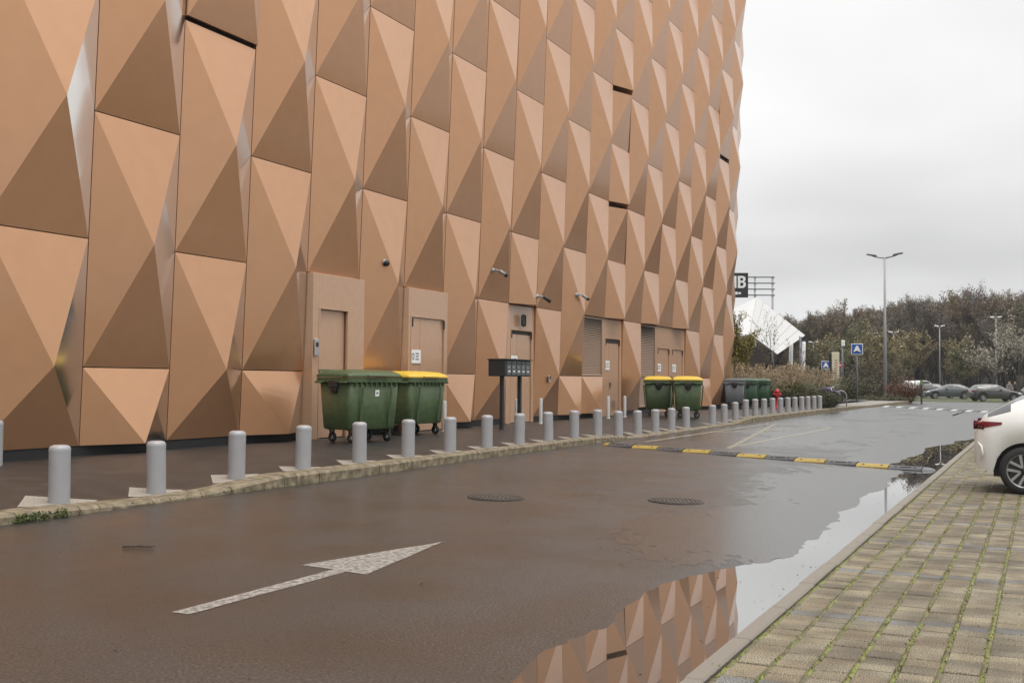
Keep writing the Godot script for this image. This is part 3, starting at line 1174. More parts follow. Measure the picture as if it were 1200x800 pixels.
# ---------------------------------------------------------------- bollards, posts, boxes, bins
func make_bollards() -> void:
	var st := start(0)
	lathe(st, [Vector2(0.107, -0.05), Vector2(0.107, 0.535)], 28)
	var post := finish(st)
	var cs := start(0)
	lathe(cs, [Vector2(0.1085, 0.535), Vector2(0.1085, 0.560), Vector2(0.104, 0.580), Vector2(0.09, 0.597), Vector2(0.06, 0.607), Vector2(0.0, 0.61)], 28)
	var cap := finish(cs)
	var first: Node3D = null
	var n := 0
	for i in range(-3, 32):
		if i == 17:
			continue
		var z := -7.86 - 1.358 * i if i > 0 else -7.86 - 1.38 * i
		var x := -7.44
		var y := walk_y(x, z)
		if first == null:
			first = thing("bollard", "short round grey steel bollard in the row along the kerb", "bollard", Vector3(x, y, z), 0.0, "grey bollards along the kerb")
			part("post", post, M.bollard_paint, first)
			part("cap", cap, M.bollard_paint, first)
		else:
			var bo := copy(first, Vector3(x, y, z), rng.randf() * 6.0)
			bo.rotation.x = rng.randfn(0.0, 0.008)
			bo.rotation.z = rng.randfn(0.0, 0.008)
		# concrete pad round the foot
		var s := 0.36 if i == 0 else 0.3
		var pad := start(0)
		var g := 5
		var low := Vector3(x, 0, z)
		for a in g:
			for c in g:
				var q := []
				for e in [[0, 0], [1, 0], [1, 1], [0, 1]]:
					var u: float = (float(a + e[0]) / g - 0.5) * 2.0 * s
					var v: float = (float(c + e[1]) / g - 0.5) * 2.0 * s
					var p := low + Vector3(u + v, 0, u - v) * 0.7071
					p.y = walk_y(p.x, p.z) + 0.006
					p.x = minf(p.x, -7.372)
					q.append(p)
				quad(pad, q[0], q[3], q[2], q[1])
		var po := piece("footing_pad", pad, M.pad_concrete)
		po.name = numbered("footing_pad")
		setting(po)

	copy(first, Vector3(-10.86, walk_y(-10.86, -9.72), -9.72), 0.0, "short round grey steel bollard standing alone close to the copper wall")

func make_wall_posts() -> void:
	var st := start(0)
	lathe(st, [Vector2(0.05, -0.03), Vector2(0.05, 0.68), Vector2(0.045, 0.70), Vector2(0.0, 0.705)], 16)
	var post := finish(st)
	var rs := start(0)
	lathe(rs, [Vector2(0.07, 0.0), Vector2(0.07, 0.012), Vector2(0.052, 0.014)], 16)
	var foot := finish(rs)
	var first: Node3D = null
	for z in [-21.52, -25.32, -26.83, -31.95, -33.46]:
		if first == null:
			first = thing("door_post", "slim white guard post standing close to the copper facade", "post", Vector3(-10.75, 0.385, z), 0.0, "slim white posts by the doors")
			part("pole", post, M.white_post, first)
			part("collar", foot, M.white_post, first)
		else:
			copy(first, Vector3(-10.75, 0.385, z), 0.0)

func make_mailboxes() -> void:
	var t := thing("mailbox_bank", "dark grey bank of five mailboxes on two legs before the facade", "mailbox", Vector3(-10.05, 0.385, -23.5), 0.0)
	var st := start()
	slab(st, Vector3(0, 1.49, 0), Vector3(0.46, 0.4, 1.42), 0.012)
	piece("housing", st, M.mailbox_dark, t)
	var rf := start()
	slab(rf, Vector3(0.02, 1.70, 0), Vector3(0.54, 0.025, 1.48), 0.008)
	piece("roof", rf, M.mailbox_dark, t)
	for k in 5:
		var z := 0.52 - k * 0.262
		var d := start()
		slab(d, Vector3(0.236, 1.45, z), Vector3(0.02, 0.26, 0.225), 0.006)
		var flap := piece("box_door", d, M.mailbox_flap, t)
		var sl := start()
		slab(sl, Vector3(0.240, 1.625, z), Vector3(0.018, 0.05, 0.225), 0.006)
		piece("letter_slot", sl, M.mailbox_flap, flap)
		var lock := start(0)
		lathe(lock, [Vector2(0.018, 0.0), Vector2(0.018, 0.012), Vector2(0.0, 0.012)], 10, Transform3D(Basis(Vector3.BACK, -PI / 2), Vector3(0.246, 1.50, z + 0.03)))
		piece("lock", lock, M.steel, flap)
		var card := start()
		slab(card, Vector3(0.2475, 1.41, z), Vector3(0.004, 0.035, 0.1), 0.001)
		piece("name_card", card, M.white_paint, flap)
	for z in [0.42, -0.55]:
		var lg := start()
		slab(lg, Vector3(0, 0.64, z), Vector3(0.09, 1.32, 0.09), 0.01)
		piece("leg", lg, M.mailbox_dark, t)

func container(called: String, label: String, body: Material, lid: Material, at: Vector3, turn: float, sticker := true) -> Node3D:
	var t := thing(called, label, "wheelie bin", at, turn, "wheelie bins by the building")
	var w := 1.36
	var d := 0.98
	var st := start(0)
	loft(st, [[w * 0.83, d * 0.78, 0.10, 0.25], [w * 0.86, d * 0.82, 0.10, 0.28], [w * 0.89, d * 0.86, 0.09, 0.62], [w * 0.925, d * 0.92, 0.08, 1.14]], 4)
	piece("body", st, body, t)
	var rb := start()
	for s in [-1, 1]:
		for x in [-0.36, 0.36]:
			slab(rb, Vector3(x, 0.72, s * (d * 0.43)), Vector3(0.05, 0.78, 0.03), 0.012, Transform3D(Basis(Vector3.RIGHT, s * 0.085), Vector3(0, 0, -s * 0.005)))
	var rib := piece("rib", rb, body, t)
	rib.set_meta("kind", "stuff")
	var rm := start()
	loft(rm, [[w * 0.95, d * 0.95, 0.08, 1.12], [w, d, 0.07, 1.135], [w, d, 0.07, 1.215], [w * 0.97, d * 0.97, 0.07, 1.225]], 4)
	piece("rim", rm, body, t)
	for k in 9:
		var tt := start()
		slab(tt, Vector3(-0.5 + k * 0.125, 1.10, d * 0.475), Vector3(0.028, 0.075, 0.05), 0.006)
		piece("lip_tooth", tt, body, t)
	var ld := start(0)
	loft(ld, [[w * 1.01, d * 1.02, 0.08, 1.232], [w * 1.01, d * 1.02, 0.08, 1.258], [w * 0.97, d * 0.96, 0.10, 1.30, 0.0, -0.01], [w * 0.88, d * 0.80, 0.14, 1.345, 0.0, -0.03], [w * 0.6, d * 0.5, 0.15, 1.37, 0.0, -0.06], [w * 0.2, d * 0.2, 0.05, 1.378, 0.0, -0.08]], 5)
	var lid_o := piece("lid", ld, lid, t)
	var lr := start()
	for x in [-0.38, 0.38]:
		slab(lr, Vector3(x, 1.335, -0.02), Vector3(0.07, 0.055, d * 0.72), 0.02)
	slab(lr, Vector3(0, 1.255, d * 0.53), Vector3(0.5, 0.03, 0.06), 0.01)
	piece("lid_rib", lr, lid, lid_o)
	var hb := start(0)
	tube(hb, [Vector3(-0.55, 1.28, -d * 0.5), Vector3(-0.55, 1.36, -d * 0.56), Vector3(0.55, 1.36, -d * 0.56), Vector3(0.55, 1.28, -d * 0.5)], [0.018, 0.018, 0.018, 0.018], 8)
	piece("hinge_bar", hb, body, t)
	for s in [-1, 1]:
		var tr := start(0)
		lathe(tr, [Vector2(0.10, -0.03), Vector2(0.10, 0.055), Vector2(0.085, 0.065), Vector2(0.0, 0.065)], 20, Transform3D(Basis(Vector3.BACK, -s * PI / 2), Vector3(s * w * 0.45, 1.03, 0.02)))
		piece("trunnion", tr, M.black_plastic, t)
		var gd := start()
		slab(gd, Vector3(s * w * 0.485, 1.10, 0.02), Vector3(0.08, 0.16, 0.24), 0.03)
		piece("trunnion_guard", gd, M.black_plastic, t)
		for z in [-0.33, 0.36]:
			var hd := start(0)
			tube(hd, [Vector3(s * w * 0.49, 1.15, z - 0.12), Vector3(s * w * 0.525, 1.13, z - 0.12), Vector3(s * w * 0.525, 1.13, z + 0.08), Vector3(s * w * 0.49, 1.15, z + 0.08)], [0.016, 0.016, 0.016, 0.016], 6)
			piece("side_handle", hd, body, t)
	for sx in [-1, 1]:
		for sz in [-1, 1]:
			var c := Vector3(sx * 0.45, 0, sz * 0.27)
			var fk := start()
			slab(fk, c + Vector3(0, 0.255, 0), Vector3(0.12, 0.04, 0.12), 0.01)
			for e in [-0.035, 0.035]:
				slab(fk, c + Vector3(e, 0.175, 0.02), Vector3(0.008, 0.15, 0.07), 0.003)
			var caster := piece("caster", fk, M.iron, t)
			var wh := start(0)
			lathe(wh, [Vector2(0.03, -0.024), Vector2(0.07, -0.026), Vector2(0.095, -0.02), Vector2(0.10, 0.0), Vector2(0.095, 0.02), Vector2(0.07, 0.026), Vector2(0.03, 0.024)], 18, Transform3D(Basis(Vector3.BACK, PI / 2), c + Vector3(0, 0.10, 0.03)))
			piece("wheel", wh, M.rubber, caster)
			var hbm := start(0)
			lathe(hbm, [Vector2(0.0, -0.028), Vector2(0.045, -0.026), Vector2(0.045, 0.026), Vector2(0.0, 0.028)], 14, Transform3D(Basis(Vector3.BACK, PI / 2), c + Vector3(0, 0.10, 0.03)))
			piece("hub", hbm, M.lamp_steel, caster)
	if sticker:
		var sk := start()
		slab(sk, Vector3(0.05, 0.93, d * 0.449), Vector3(0.1, 0.12, 0.004), 0.001, Transform3D(Basis(Vector3.RIGHT, 0.07), Vector3(0, 0.035, -0.058)))
		var so := piece("sticker", sk, M.white_paint, t)
		var si := start()
		slab(si, Vector3(0.05, 0.93, d * 0.4515), Vector3(0.05, 0.04, 0.002), 0.0005, Transform3D(Basis(Vector3.RIGHT, 0.07), Vector3(0, 0.035, -0.058)))
		piece("print", si, M.notice_ink, so)
	return t

func make_bins() -> void:
	container("wheelie_bin", "green wheelie bin with green lid in front of the single door", M.bin_green, M.bin_green, Vector3(-9.98, 0.385, -16.95), deg_to_rad(76))
	container("wheelie_bin", "green wheelie bin with yellow lid next to the all-green bin", M.bin_green, M.bin_yellow, Vector3(-10.6, 0.385, -19.85), deg_to_rad(83), false)
	container("wheelie_bin", "green wheelie bin with yellow lid below the slatted louvre, against the wall", M.bin_green, M.bin_yellow, Vector3(-10.15, 0.385, -35.2), deg_to_rad(106))
	container("wheelie_bin", "green wheelie bin with yellow lid, standing out toward the bollards", M.bin_green, M.bin_yellow, Vector3(-8.85, 0.385, -34.3), deg_to_rad(107))
	container("wheelie_bin", "grey wheelie bin with dark grey lid at the end of the building", M.bin_grey, M.bin_lid_grey, Vector3(-10.85, 0.385, -47.9), deg_to_rad(104), false)
	container("wheelie_bin", "dark green wheelie bin standing directly behind the grey bin", M.bin_dark_green, M.bin_dark_green, Vector3(-10.75, 0.385, -49.9), deg_to_rad(102), false)
	container("wheelie_bin", "dark green wheelie bin last of the row, nearest the tall grasses", M.bin_dark_green, M.bin_dark_green, Vector3(-10.6, 0.385, -51.8), deg_to_rad(98), false)

# ---------------------------------------------------------------- cars
func car(called: String, label: String, p: Dictionary, paint: Material, at: Vector3, turn: float) -> Node3D:
	var t := thing(called, label, "van" if called == "parked_van" else "car", at, turn, "parked cars")
	var len_: float = p.length
	var n := 72
	var body := start(0)
	var glass := start(0)
	var rings := []
	var xs := []
	for j in n + 1:
		var x := len_ * (0.5 - 0.5 * cos(PI * j / n)) if false else len_ * j / n
		xs.append(x)
		rings.append(car_ring(p, x))
	for j in n:
		var xm: float = (xs[j] + xs[j + 1]) / 2
		for k in 7:
			var st := body
			var clear: float = soft(p.top, xm) - curve(p.belt, xm)
			if k in [3, 4] and clear > 0.16:
				for wdw in p.windows:
					if xm > wdw.x and xm < wdw.y:
						st = glass
			if (k in [5, 6] or (k == 4 and xm < p.rear.y - 0.25)) and ((xm > p.rear.x and xm < p.rear.y) or (xm > p.front.x and xm < p.front.y)):
				st = glass
			for s in [1.0, -1.0]:
				var m := Vector3(1, 1, s)
				var a: Vector3 = rings[j][k] * m
				var b: Vector3 = rings[j + 1][k] * m
				var c: Vector3 = rings[j + 1][k + 1] * m
				var d: Vector3 = rings[j][k + 1] * m
				if s > 0:
					quad(st, a, b, c, d)
				else:
					quad(st, a, d, c, b)
	for e in [0, n]:
		for k in 7:
			var a: Vector3 = rings[e][k]
			var b: Vector3 = rings[e][k + 1]
			var m := Vector3(1, 1, -1)
			if e == 0:
				quad(body, a, b, b * m, a * m)
			else:
				quad(body, a, a * m, b * m, b)
	piece("body", body, paint, t)
	piece("windows", glass, M.car_glass, t)
	var under := start()
	box(under, Vector3(len_ / 2, 0.36, 0), Vector3(len_ - 0.5, 0.26, p.half * 1.5))
	piece("underbody", under, M.black_plastic, t)
	for x in p.wheels:
		for s in [-1.0, 1.0]:
			car_wheel(t, Vector3(x, p.tyre, s * (p.half - 0.115)), p.tyre, s, p.get("dark_rim", false))
	# arch liners
	for x in p.wheels:
		var ar := start()
		lathe(ar, [Vector2(0.0, -p.half * 0.85), Vector2(p.tyre + 0.075, -p.half * 0.85), Vector2(p.tyre + 0.075, p.half * 0.85), Vector2(0.0, p.half * 0.85)], 24, Transform3D(Basis(Vector3.RIGHT, PI / 2), Vector3(x, p.tyre + 0.012, 0)).translated_local(Vector3.ZERO))
		var inner := start()
		box(inner, Vector3(x, p.tyre + 0.15, 0), Vector3(p.tyre * 1.9, 0.5, p.half * 1.46))
		piece("arch_liner", inner, M.black_plastic, t)
	car_lamps(t, p)
	for s in [-1.0, 1.0]:
		var mr := start(0)
		var mx: float = p.front.x - 0.05
		loft(mr, [[0.14, 0.08, 0.03, 0.0], [0.2, 0.15, 0.05, 0.05], [0.19, 0.14, 0.05, 0.11], [0.1, 0.08, 0.03, 0.14]], 3, true, true, Transform3D(Basis(), Vector3(mx, curve(p.belt, mx) + 0.0, s * (p.half + 0.06))))
		piece("mirror", mr, M.black_plastic, t)
	return t

func car_ring(p: Dictionary, x: float) -> Array:
	var yt := soft(p.top, x)
	var yb := minf(curve(p.belt, x), yt - 0.05)
	var w := soft(p.wide, x)
	var ys := curve(p.sill, x)
	for xw in p.wheels:
		var ra: float = p.tyre + 0.055
		if absf(x - xw) < ra:
			ys = maxf(ys, sqrt(ra * ra - (x - xw) * (x - xw)) + p.tyre)
	ys = minf(ys, yb - 0.06)
	var up := clampf((yt - yb) / 0.5, 0.0, 1.0)
	var wr := lerpf(w * 0.93, p.roof, up)
	var out := [Vector2(w * 0.94, ys), Vector2(w * 0.99, lerpf(ys, yb, 0.3)), Vector2(w, lerpf(ys, yb, 0.68)), Vector2(w * 0.975, yb),
		Vector2(lerpf(w * 0.965, wr, 0.45), lerpf(yb, yt - 0.06 * up, 0.52)), Vector2(wr, yt - 0.055 * up - 0.02), Vector2(wr * 0.7, yt - 0.012), Vector2(0.0, yt)]
	var pts := []
	for q in out:
		pts.append(Vector3(x, q.y, q.x))
	return pts

func side_z(p: Dictionary, x: float, y: float) -> float:
	var ring := car_ring(p, x)
	for k in 7:
		if y >= ring[k].y and y <= ring[k + 1].y:
			return lerpf(ring[k].z, ring[k + 1].z, (y - ring[k].y) / maxf(ring[k + 1].y - ring[k].y, 1e-4))
	return ring[0].z if y < ring[0].y else ring[5].z

# a lamp lens that follows the bodywork and wraps round the corner of the car
func lens(p: Dictionary, x0: float, x1: float, low0: float, high0: float, low1: float, high1: float, s: float) -> ArrayMesh:
	var st := start(0)
	var n := 10
	var rows := []
	for j in n + 1:
		var t := float(j) / n
		var x := lerpf(x0, x1, t)
		var row := []
		for k in 5:
			var y := lerpf(lerpf(low0, low1, t), lerpf(high0, high1, t), k / 4.0)
			row.append(Vector3(x, y, s * (side_z(p, x, y) + 0.006)))
		rows.append(row)
	for j in n:
		for k in 4:
			quad(st, rows[j][k], rows[j + 1][k], rows[j + 1][k + 1], rows[j][k + 1])
	# the part across the end
	for k in 4:
		var a: Vector3 = rows[0][k]
		var b: Vector3 = rows[0][k + 1]
		var off := -0.008 if x0 < x1 else 0.008
		var a0 := a + Vector3(off, 0, 0)
		var b0 := b + Vector3(off, 0, 0)
		quad(st, a, b, b0, a0)
		quad(st, a0, b0, Vector3(b0.x, b0.y, b0.z - s * 0.3), Vector3(a0.x, a0.y, a0.z - s * 0.3))
	return finish(st)

func car_lamps(t: Node3D, p: Dictionary) -> void:
	var q: Array = p.tail
	var h: Array = p.head
	for s in [-1.0, 1.0]:
		var tl := part("taillight", lens(p, 0.0, q[0], q[1], q[2], q[3], q[4], s), M.tail_red, t)
		if p.has("inner_tail"):
			part("reversing_lens", lens(p, -0.004, 0.13, q[1] + 0.012, q[2] - 0.02, q[1] + 0.005, q[1] + 0.07, s), M.tail_dark, tl)
		part("headlight", lens(p, p.length, p.length - h[0], h[1], h[2], h[3], h[4], s), M.lens_clear, t)

func car_wheel(t: Node3D, at: Vector3, r: float, s: float, dark: bool) -> void:
	var w := Node3D.new()
	w.name = "wheel"
	t.add_child(w, true)
	w.position = at
	w.rotation.x = s * PI / 2      # the local y axis points outward
	var ty := start(0)
	var h := 0.105
	lathe(ty, [Vector2(r * 0.70, h), Vector2(r * 0.76, h + 0.006), Vector2(r * 0.93, h - 0.004), Vector2(r * 0.99, h - 0.03), Vector2(r, 0.0), Vector2(r * 0.99, -h + 0.03), Vector2(r * 0.93, -h), Vector2(r * 0.70, -h)], 36)
	piece("tyre", ty, M.rubber, w)
	var rm := start(0)
	lathe(rm, [Vector2(r * 0.72, h - 0.002), Vector2(r * 0.695, h + 0.002), Vector2(r * 0.67, h - 0.02), Vector2(r * 0.65, -h * 0.6)], 36)
	piece("rim", rm, M.rim_silver, w)
	var dk := start(0)
	lathe(dk, [Vector2(r * 0.66, h - 0.07), Vector2(0.0, h - 0.07)], 24)
	piece("brake_disc", dk, M.rim_dark, w)
	for k in 5:
		var sp := start()
		var a := TAU * k / 5
		for e in [-1, 1]:
			prism(sp, PackedVector2Array([Vector2(0.015 * e, 0.02), Vector2(0.045 * e, 0.04), Vector2(r * 0.24 * e, r * 0.67), Vector2(r * 0.12 * e, r * 0.68)]) if e > 0 else PackedVector2Array([Vector2(0.015 * e, 0.02), Vector2(r * 0.12 * e, r * 0.68), Vector2(r * 0.24 * e, r * 0.67), Vector2(0.045 * e, 0.04)]), 0.025, Transform3D(Basis(Vector3.UP, a) * Basis(Vector3.RIGHT, -PI / 2), Vector3(0, h - 0.022, 0)))
		piece("spoke", sp, M.rim_silver, w)
	var hb := start(0)
	lathe(hb, [Vector2(r * 0.16, h - 0.03), Vector2(r * 0.15, h - 0.004), Vector2(0.0, h)], 16)
	piece("hub_cap", hb, M.rim_dark if dark else M.rim_silver, w)

func make_cars() -> void:
	var crossover := {"length": 4.36, "half": 0.90, "roof": 0.63, "tyre": 0.335, "wheels": [0.66, 3.33], "dark_rim": true, "inner_tail": true,
		"top": [Vector2(0, 0.80), Vector2(0.03, 0.92), Vector2(0.07, 1.06), Vector2(0.12, 1.13), Vector2(0.17, 1.145), Vector2(0.30, 1.21), Vector2(0.62, 1.39), Vector2(1.0, 1.50), Vector2(1.7, 1.54), Vector2(2.35, 1.51), Vector2(2.75, 1.37), Vector2(3.3, 1.06), Vector2(3.6, 1.0), Vector2(4.15, 0.88), Vector2(4.33, 0.74), Vector2(4.36, 0.66)],
		"belt": [Vector2(0, 0.72), Vector2(0.15, 1.0), Vector2(0.8, 1.06), Vector2(2.0, 1.0), Vector2(3.3, 0.96), Vector2(4.36, 0.7)],
		"wide": [Vector2(0, 0.72), Vector2(0.06, 0.80), Vector2(0.2, 0.855), Vector2(0.6, 0.895), Vector2(2.0, 0.90), Vector2(3.5, 0.89), Vector2(4.1, 0.80), Vector2(4.36, 0.62)],
		"sill": [Vector2(0, 0.42), Vector2(0.08, 0.34), Vector2(0.3, 0.27), Vector2(0.7, 0.25), Vector2(3.6, 0.24), Vector2(4.36, 0.26)],
		"windows": [Vector2(0.75, 1.55), Vector2(1.63, 2.5)], "rear": Vector2(0.2, 0.75), "front": Vector2(2.45, 3.2),
		"tail": [0.37, 0.895, 1.02, 0.975, 1.01], "head": [0.5, 0.66, 0.78, 0.78, 0.86]}
	var c1 := car("parked_car", "white crossover backed up to the edge of the mossy pavers", crossover, M.car_white, Vector3(0.82, pave_y(1.0), -17.5), 0.0)
	# its rear bumper, plate recess and lip
	var lip := start()
	slab(lip, Vector3(0.10, 1.155, 0), Vector3(0.09, 0.018, 1.3), 0.006, Transform3D(Basis(Vector3.BACK, 0.35), Vector3(0.05, -0.02, 0)))
	piece("rear_spoiler", lip, M.black_plastic, c1)
	var pr := start()
	slab(pr, Vector3(-0.004, 0.86, 0), Vector3(0.03, 0.12, 0.54), 0.01)
	piece("number_plate", pr, M.white_paint, c1)
	for x in [1.02, 1.98, 3.0]:
		for s in [-1.0, 1.0]:
			var seam := start(0)
			var line := []
			var wide := []
			for k in 8:
				var y := lerpf(0.34 if x > 1.1 else 0.75, 0.99, k / 7.0)
				line.append(Vector3(x, y, s * (side_z(crossover, x, y) + 0.0005)))
				wide.append(0.004)
			tube(seam, line, wide, 5)
			piece("door_gap", seam, M.black_plastic, c1)
	var bp := start(0)
	for s in [-1.0, 1.0]:
		tube(bp, [Vector3(0.05, 0.73, s * 0.80), Vector3(0.10, 0.66, s * 0.862), Vector3(0.12, 0.55, s * 0.866), Vector3(0.09, 0.47, s * 0.84)], [0.006, 0.02, 0.02, 0.006], 6)
	piece("bumper_crease", bp, M.car_white, c1)
	var hatch := {"length": 4.25, "half": 0.89, "roof": 0.60, "tyre": 0.315, "wheels": [0.76, 3.38],
		"top": [Vector2(0, 0.80), Vector2(0.05, 0.95), Vector2(0.16, 1.05), Vector2(0.45, 1.36), Vector2(0.62, 1.44), Vector2(1.6, 1.48), Vector2(2.2, 1.44), Vector2(2.65, 1.25), Vector2(3.15, 0.98), Vector2(3.5, 0.92), Vector2(4.05, 0.78), Vector2(4.25, 0.6)],
		"belt": [Vector2(0, 0.72), Vector2(0.15, 0.96), Vector2(2.0, 0.93), Vector2(3.2, 0.88), Vector2(4.25, 0.62)],
		"wide": [Vector2(0, 0.70), Vector2(0.1, 0.80), Vector2(0.6, 0.88), Vector2(2.0, 0.89), Vector2(3.5, 0.87), Vector2(4.05, 0.76), Vector2(4.25, 0.58)],
		"sill": [Vector2(0, 0.36), Vector2(0.4, 0.24), Vector2(3.8, 0.22), Vector2(4.25, 0.26)],
		"windows": [Vector2(0.85, 1.6), Vector2(1.7, 2.5)], "rear": Vector2(0.16, 0.52), "front": Vector2(2.3, 3.1),
		"tail": [0.34, 0.84, 0.96, 0.88, 0.94], "head": [0.45, 0.6, 0.72, 0.7, 0.8]}
	var sedan := hatch.duplicate()
	sedan.length = 4.45
	sedan.top = [Vector2(0, 0.80), Vector2(0.05, 0.96), Vector2(0.25, 1.04), Vector2(0.7, 1.28), Vector2(1.2, 1.43), Vector2(1.9, 1.46), Vector2(2.4, 1.40), Vector2(2.85, 1.2), Vector2(3.35, 0.97), Vector2(3.7, 0.91), Vector2(4.25, 0.76), Vector2(4.45, 0.58)]
	sedan.belt = [Vector2(0, 0.72), Vector2(0.2, 0.95), Vector2(2.0, 0.92), Vector2(3.4, 0.87), Vector2(4.45, 0.6)]
	sedan.wide = [Vector2(0, 0.70), Vector2(0.1, 0.80), Vector2(0.6, 0.88), Vector2(2.2, 0.89), Vector2(3.7, 0.87), Vector2(4.25, 0.76), Vector2(4.45, 0.58)]
	sedan.sill = [Vector2(0, 0.36), Vector2(0.4, 0.24), Vector2(4.0, 0.22), Vector2(4.45, 0.26)]
	sedan.wheels = [0.8, 3.5]
	sedan.windows = [Vector2(0.85, 1.7), Vector2(1.8, 2.7)]
	sedan.rear = Vector2(0.3, 1.05)
	sedan.front = Vector2(2.5, 3.3)
	# far car park: noses and tails face across the road
	car("parked_car", "blue-grey car with its nose toward the rust-red bush", sedan, M.car_blue_grey, Vector3(-4.55, 0.08, -114.0), deg_to_rad(180 + 12))
	car("parked_car", "brown-grey hatchback between the blue-grey car and the people", hatch, M.car_brown_grey, Vector3(-3.95, 0.08, -100.0), deg_to_rad(26))
	car("parked_car", "very dark car half hidden behind the blue-grey car", hatch, M.car_dark, Vector3(-10.3, 0.08, -119.5), deg_to_rad(14))
	car("parked_car", "white car parked beyond the tall grasses and the motorbike", sedan, M.car_white, Vector3(-20.3, 0.42, -93.0), deg_to_rad(8))
	car("parked_car", "dark car parked behind the two people", hatch, M.car_dark, Vector3(0.1, 0.08, -106.0), deg_to_rad(25))
	car("parked_car", "white hatchback parked beyond the white crossover on the pavers", hatch, M.car_white, Vector3(1.15, pave_y(2.0), -27.4), 0.0)
	var van := hatch.duplicate()
	van.length = 4.4
	van.half = 0.92
	van.roof = 0.76
	van.top = [Vector2(0, 1.5), Vector2(0.05, 1.75), Vector2(0.2, 1.82), Vector2(2.5, 1.84), Vector2(2.9, 1.68), Vector2(3.5, 1.15), Vector2(4.1, 0.95), Vector2(4.4, 0.7)]
	van.belt = [Vector2(0, 1.05), Vector2(3.2, 1.0), Vector2(4.4, 0.7)]
	van.wide = [Vector2(0, 0.86), Vector2(0.2, 0.92), Vector2(3.6, 0.9), Vector2(4.2, 0.8), Vector2(4.4, 0.65)]
	van.windows = [Vector2(2.0, 2.9)]
	van.rear = Vector2(-1, -0.5)
	van.front = Vector2(2.8, 3.5)
	van.wheels = [0.8, 3.5]
	car("parked_van", "white van behind the rust-red bush in the far car park", van, M.van_white, Vector3(-12.9, 0.08, -131.0), deg_to_rad(15))

# ---------------------------------------------------------------- plants
# returns [wood mesh, crown mesh]; a branching tree with leaf sized faces spread through the crown
func grow(h: float, spread: float, trunk: float, levels: int, leaves: int, leaf_size: float, colors: Array, upright := 0.5, bare := 0.25) -> Array:
	var wood := start(0)
	var tips := []
	var todo := [[Vector3.ZERO, Vector3(rng.randf_range(-0.05, 0.05), 1, rng.randf_range(-0.05, 0.05)).normalized(), h * (1.0 - spread * 0.35) * 0.62, trunk, 0]]
	while todo.size():
		var b: Array = todo.pop_back()
		var at: Vector3 = b[0]
		var dir: Vector3 = b[1]
		var len_: float = b[2]
		var r: float = b[3]
		var lv: int = b[4]
		var pts := [at]
		var rad := [r]
		var n := 4 if lv < 2 else 3
		for k in n:
			dir = (dir + Vector3(rng.randfn(0, 0.10), rng.randfn(0.03, 0.06), rng.randfn(0, 0.10))).normalized()
			at += dir * len_ / n
			pts.append(at)
			rad.append(r * lerpf(1.0, 0.45, float(k + 1) / n))
		tube(wood, pts, rad, 6 if lv == 0 else (4 if lv < 2 else 3), false)
		if lv >= levels:
			for k in range(1, pts.size()):
				tips.append(pts[k])
			continue
		var kids := 5 if lv == 0 else 4
		for k in kids + (2 if lv == 0 else 0):
			var f := rng.randf_range(bare if lv == 0 else 0.25, 1.0)
			var seg := clampi(int(f * n), 0, n - 1)
			var from: Vector3 = pts[seg].lerp(pts[seg + 1], f * n - seg)
			var side := dir.cross(Vector3(rng.randfn(), rng.randfn(), rng.randfn())).normalized()
			var out := (dir * upright + side * spread + Vector3(0, 0.2, 0)).normalized()
			todo.append([from, out, len_ * rng.randf_range(0.5, 0.75), rad[seg] * 0.55, lv + 1])
		todo.append([at, dir, len_ * 0.6, r * 0.45, lv + 1])
	var v := PackedVector3Array()
	var c := PackedColorArray()
	for i in leaves:
		var p: Vector3 = tips[rng.randi_range(0, tips.size() - 1)]
		var base: Color = colors[rng.randi_range(0, colors.size() - 1)]
		leaf(v, c, p + Vector3(rng.randfn(), rng.randfn(), rng.randfn()) * h * 0.017, leaf_size * rng.randf_range(0.6, 1.3), base * rng.randf_range(0.82, 1.18))
	return [finish(wood), leaf_mesh(v, c) if leaves else null]

func plant(called: String, label: String, category: String, made: Array, at: Vector3, turn: float, group := "", wood := "bark") -> Node3D:
	var t := thing(called, label, category, at, turn, group)
	part("trunk" if category == "tree" else "stems", made[0], M[wood], t)
	if made[1]:
		part("crown" if category == "tree" else "foliage", made[1], M.foliage, t)
	return t

# many stems rising from the ground, with leaves along them
func shrub(h: float, radius: float, stems: int, leaves: int, leaf_size: float, colors: Array) -> Array:
	var wood := start(0)
	var tips := []
	for i in stems:
		var a := rng.randf() * TAU
		var rr := radius * sqrt(rng.randf())
		var foot := Vector3(cos(a) * rr * 0.35, 0, sin(a) * rr * 0.35)
		var tip := Vector3(cos(a) * rr, h * rng.randf_range(0.6, 1.0) * (1.0 - 0.35 * rr / radius * rr / radius), sin(a) * rr)
		var mid := foot.lerp(tip, 0.5) + Vector3(0, h * 0.08, 0)
		tube(wood, [foot, mid, tip], [0.012, 0.009, 0.003], 3, false)
		for k in 8:
			var t := (k + 1) / 8.0
			tips.append(foot.lerp(mid, t * 2.0) if t < 0.5 else mid.lerp(tip, t * 2.0 - 1.0))
	var v := PackedVector3Array()
	var c := PackedColorArray()
	for i in leaves:
		var p: Vector3 = tips[rng.randi_range(0, tips.size() - 1)]
		p += Vector3(rng.randfn(), rng.randfn() * 0.7, rng.randfn()) * 0.09 * h
		p.y = absf(p.y)
		var base: Color = colors[rng.randi_range(0, colors.size() - 1)]
		leaf(v, c, p, leaf_size * rng.randf_range(0.6, 1.3), base * rng.randf_range(0.65, 1.35))
	return [finish(wood), leaf_mesh(v, c)]

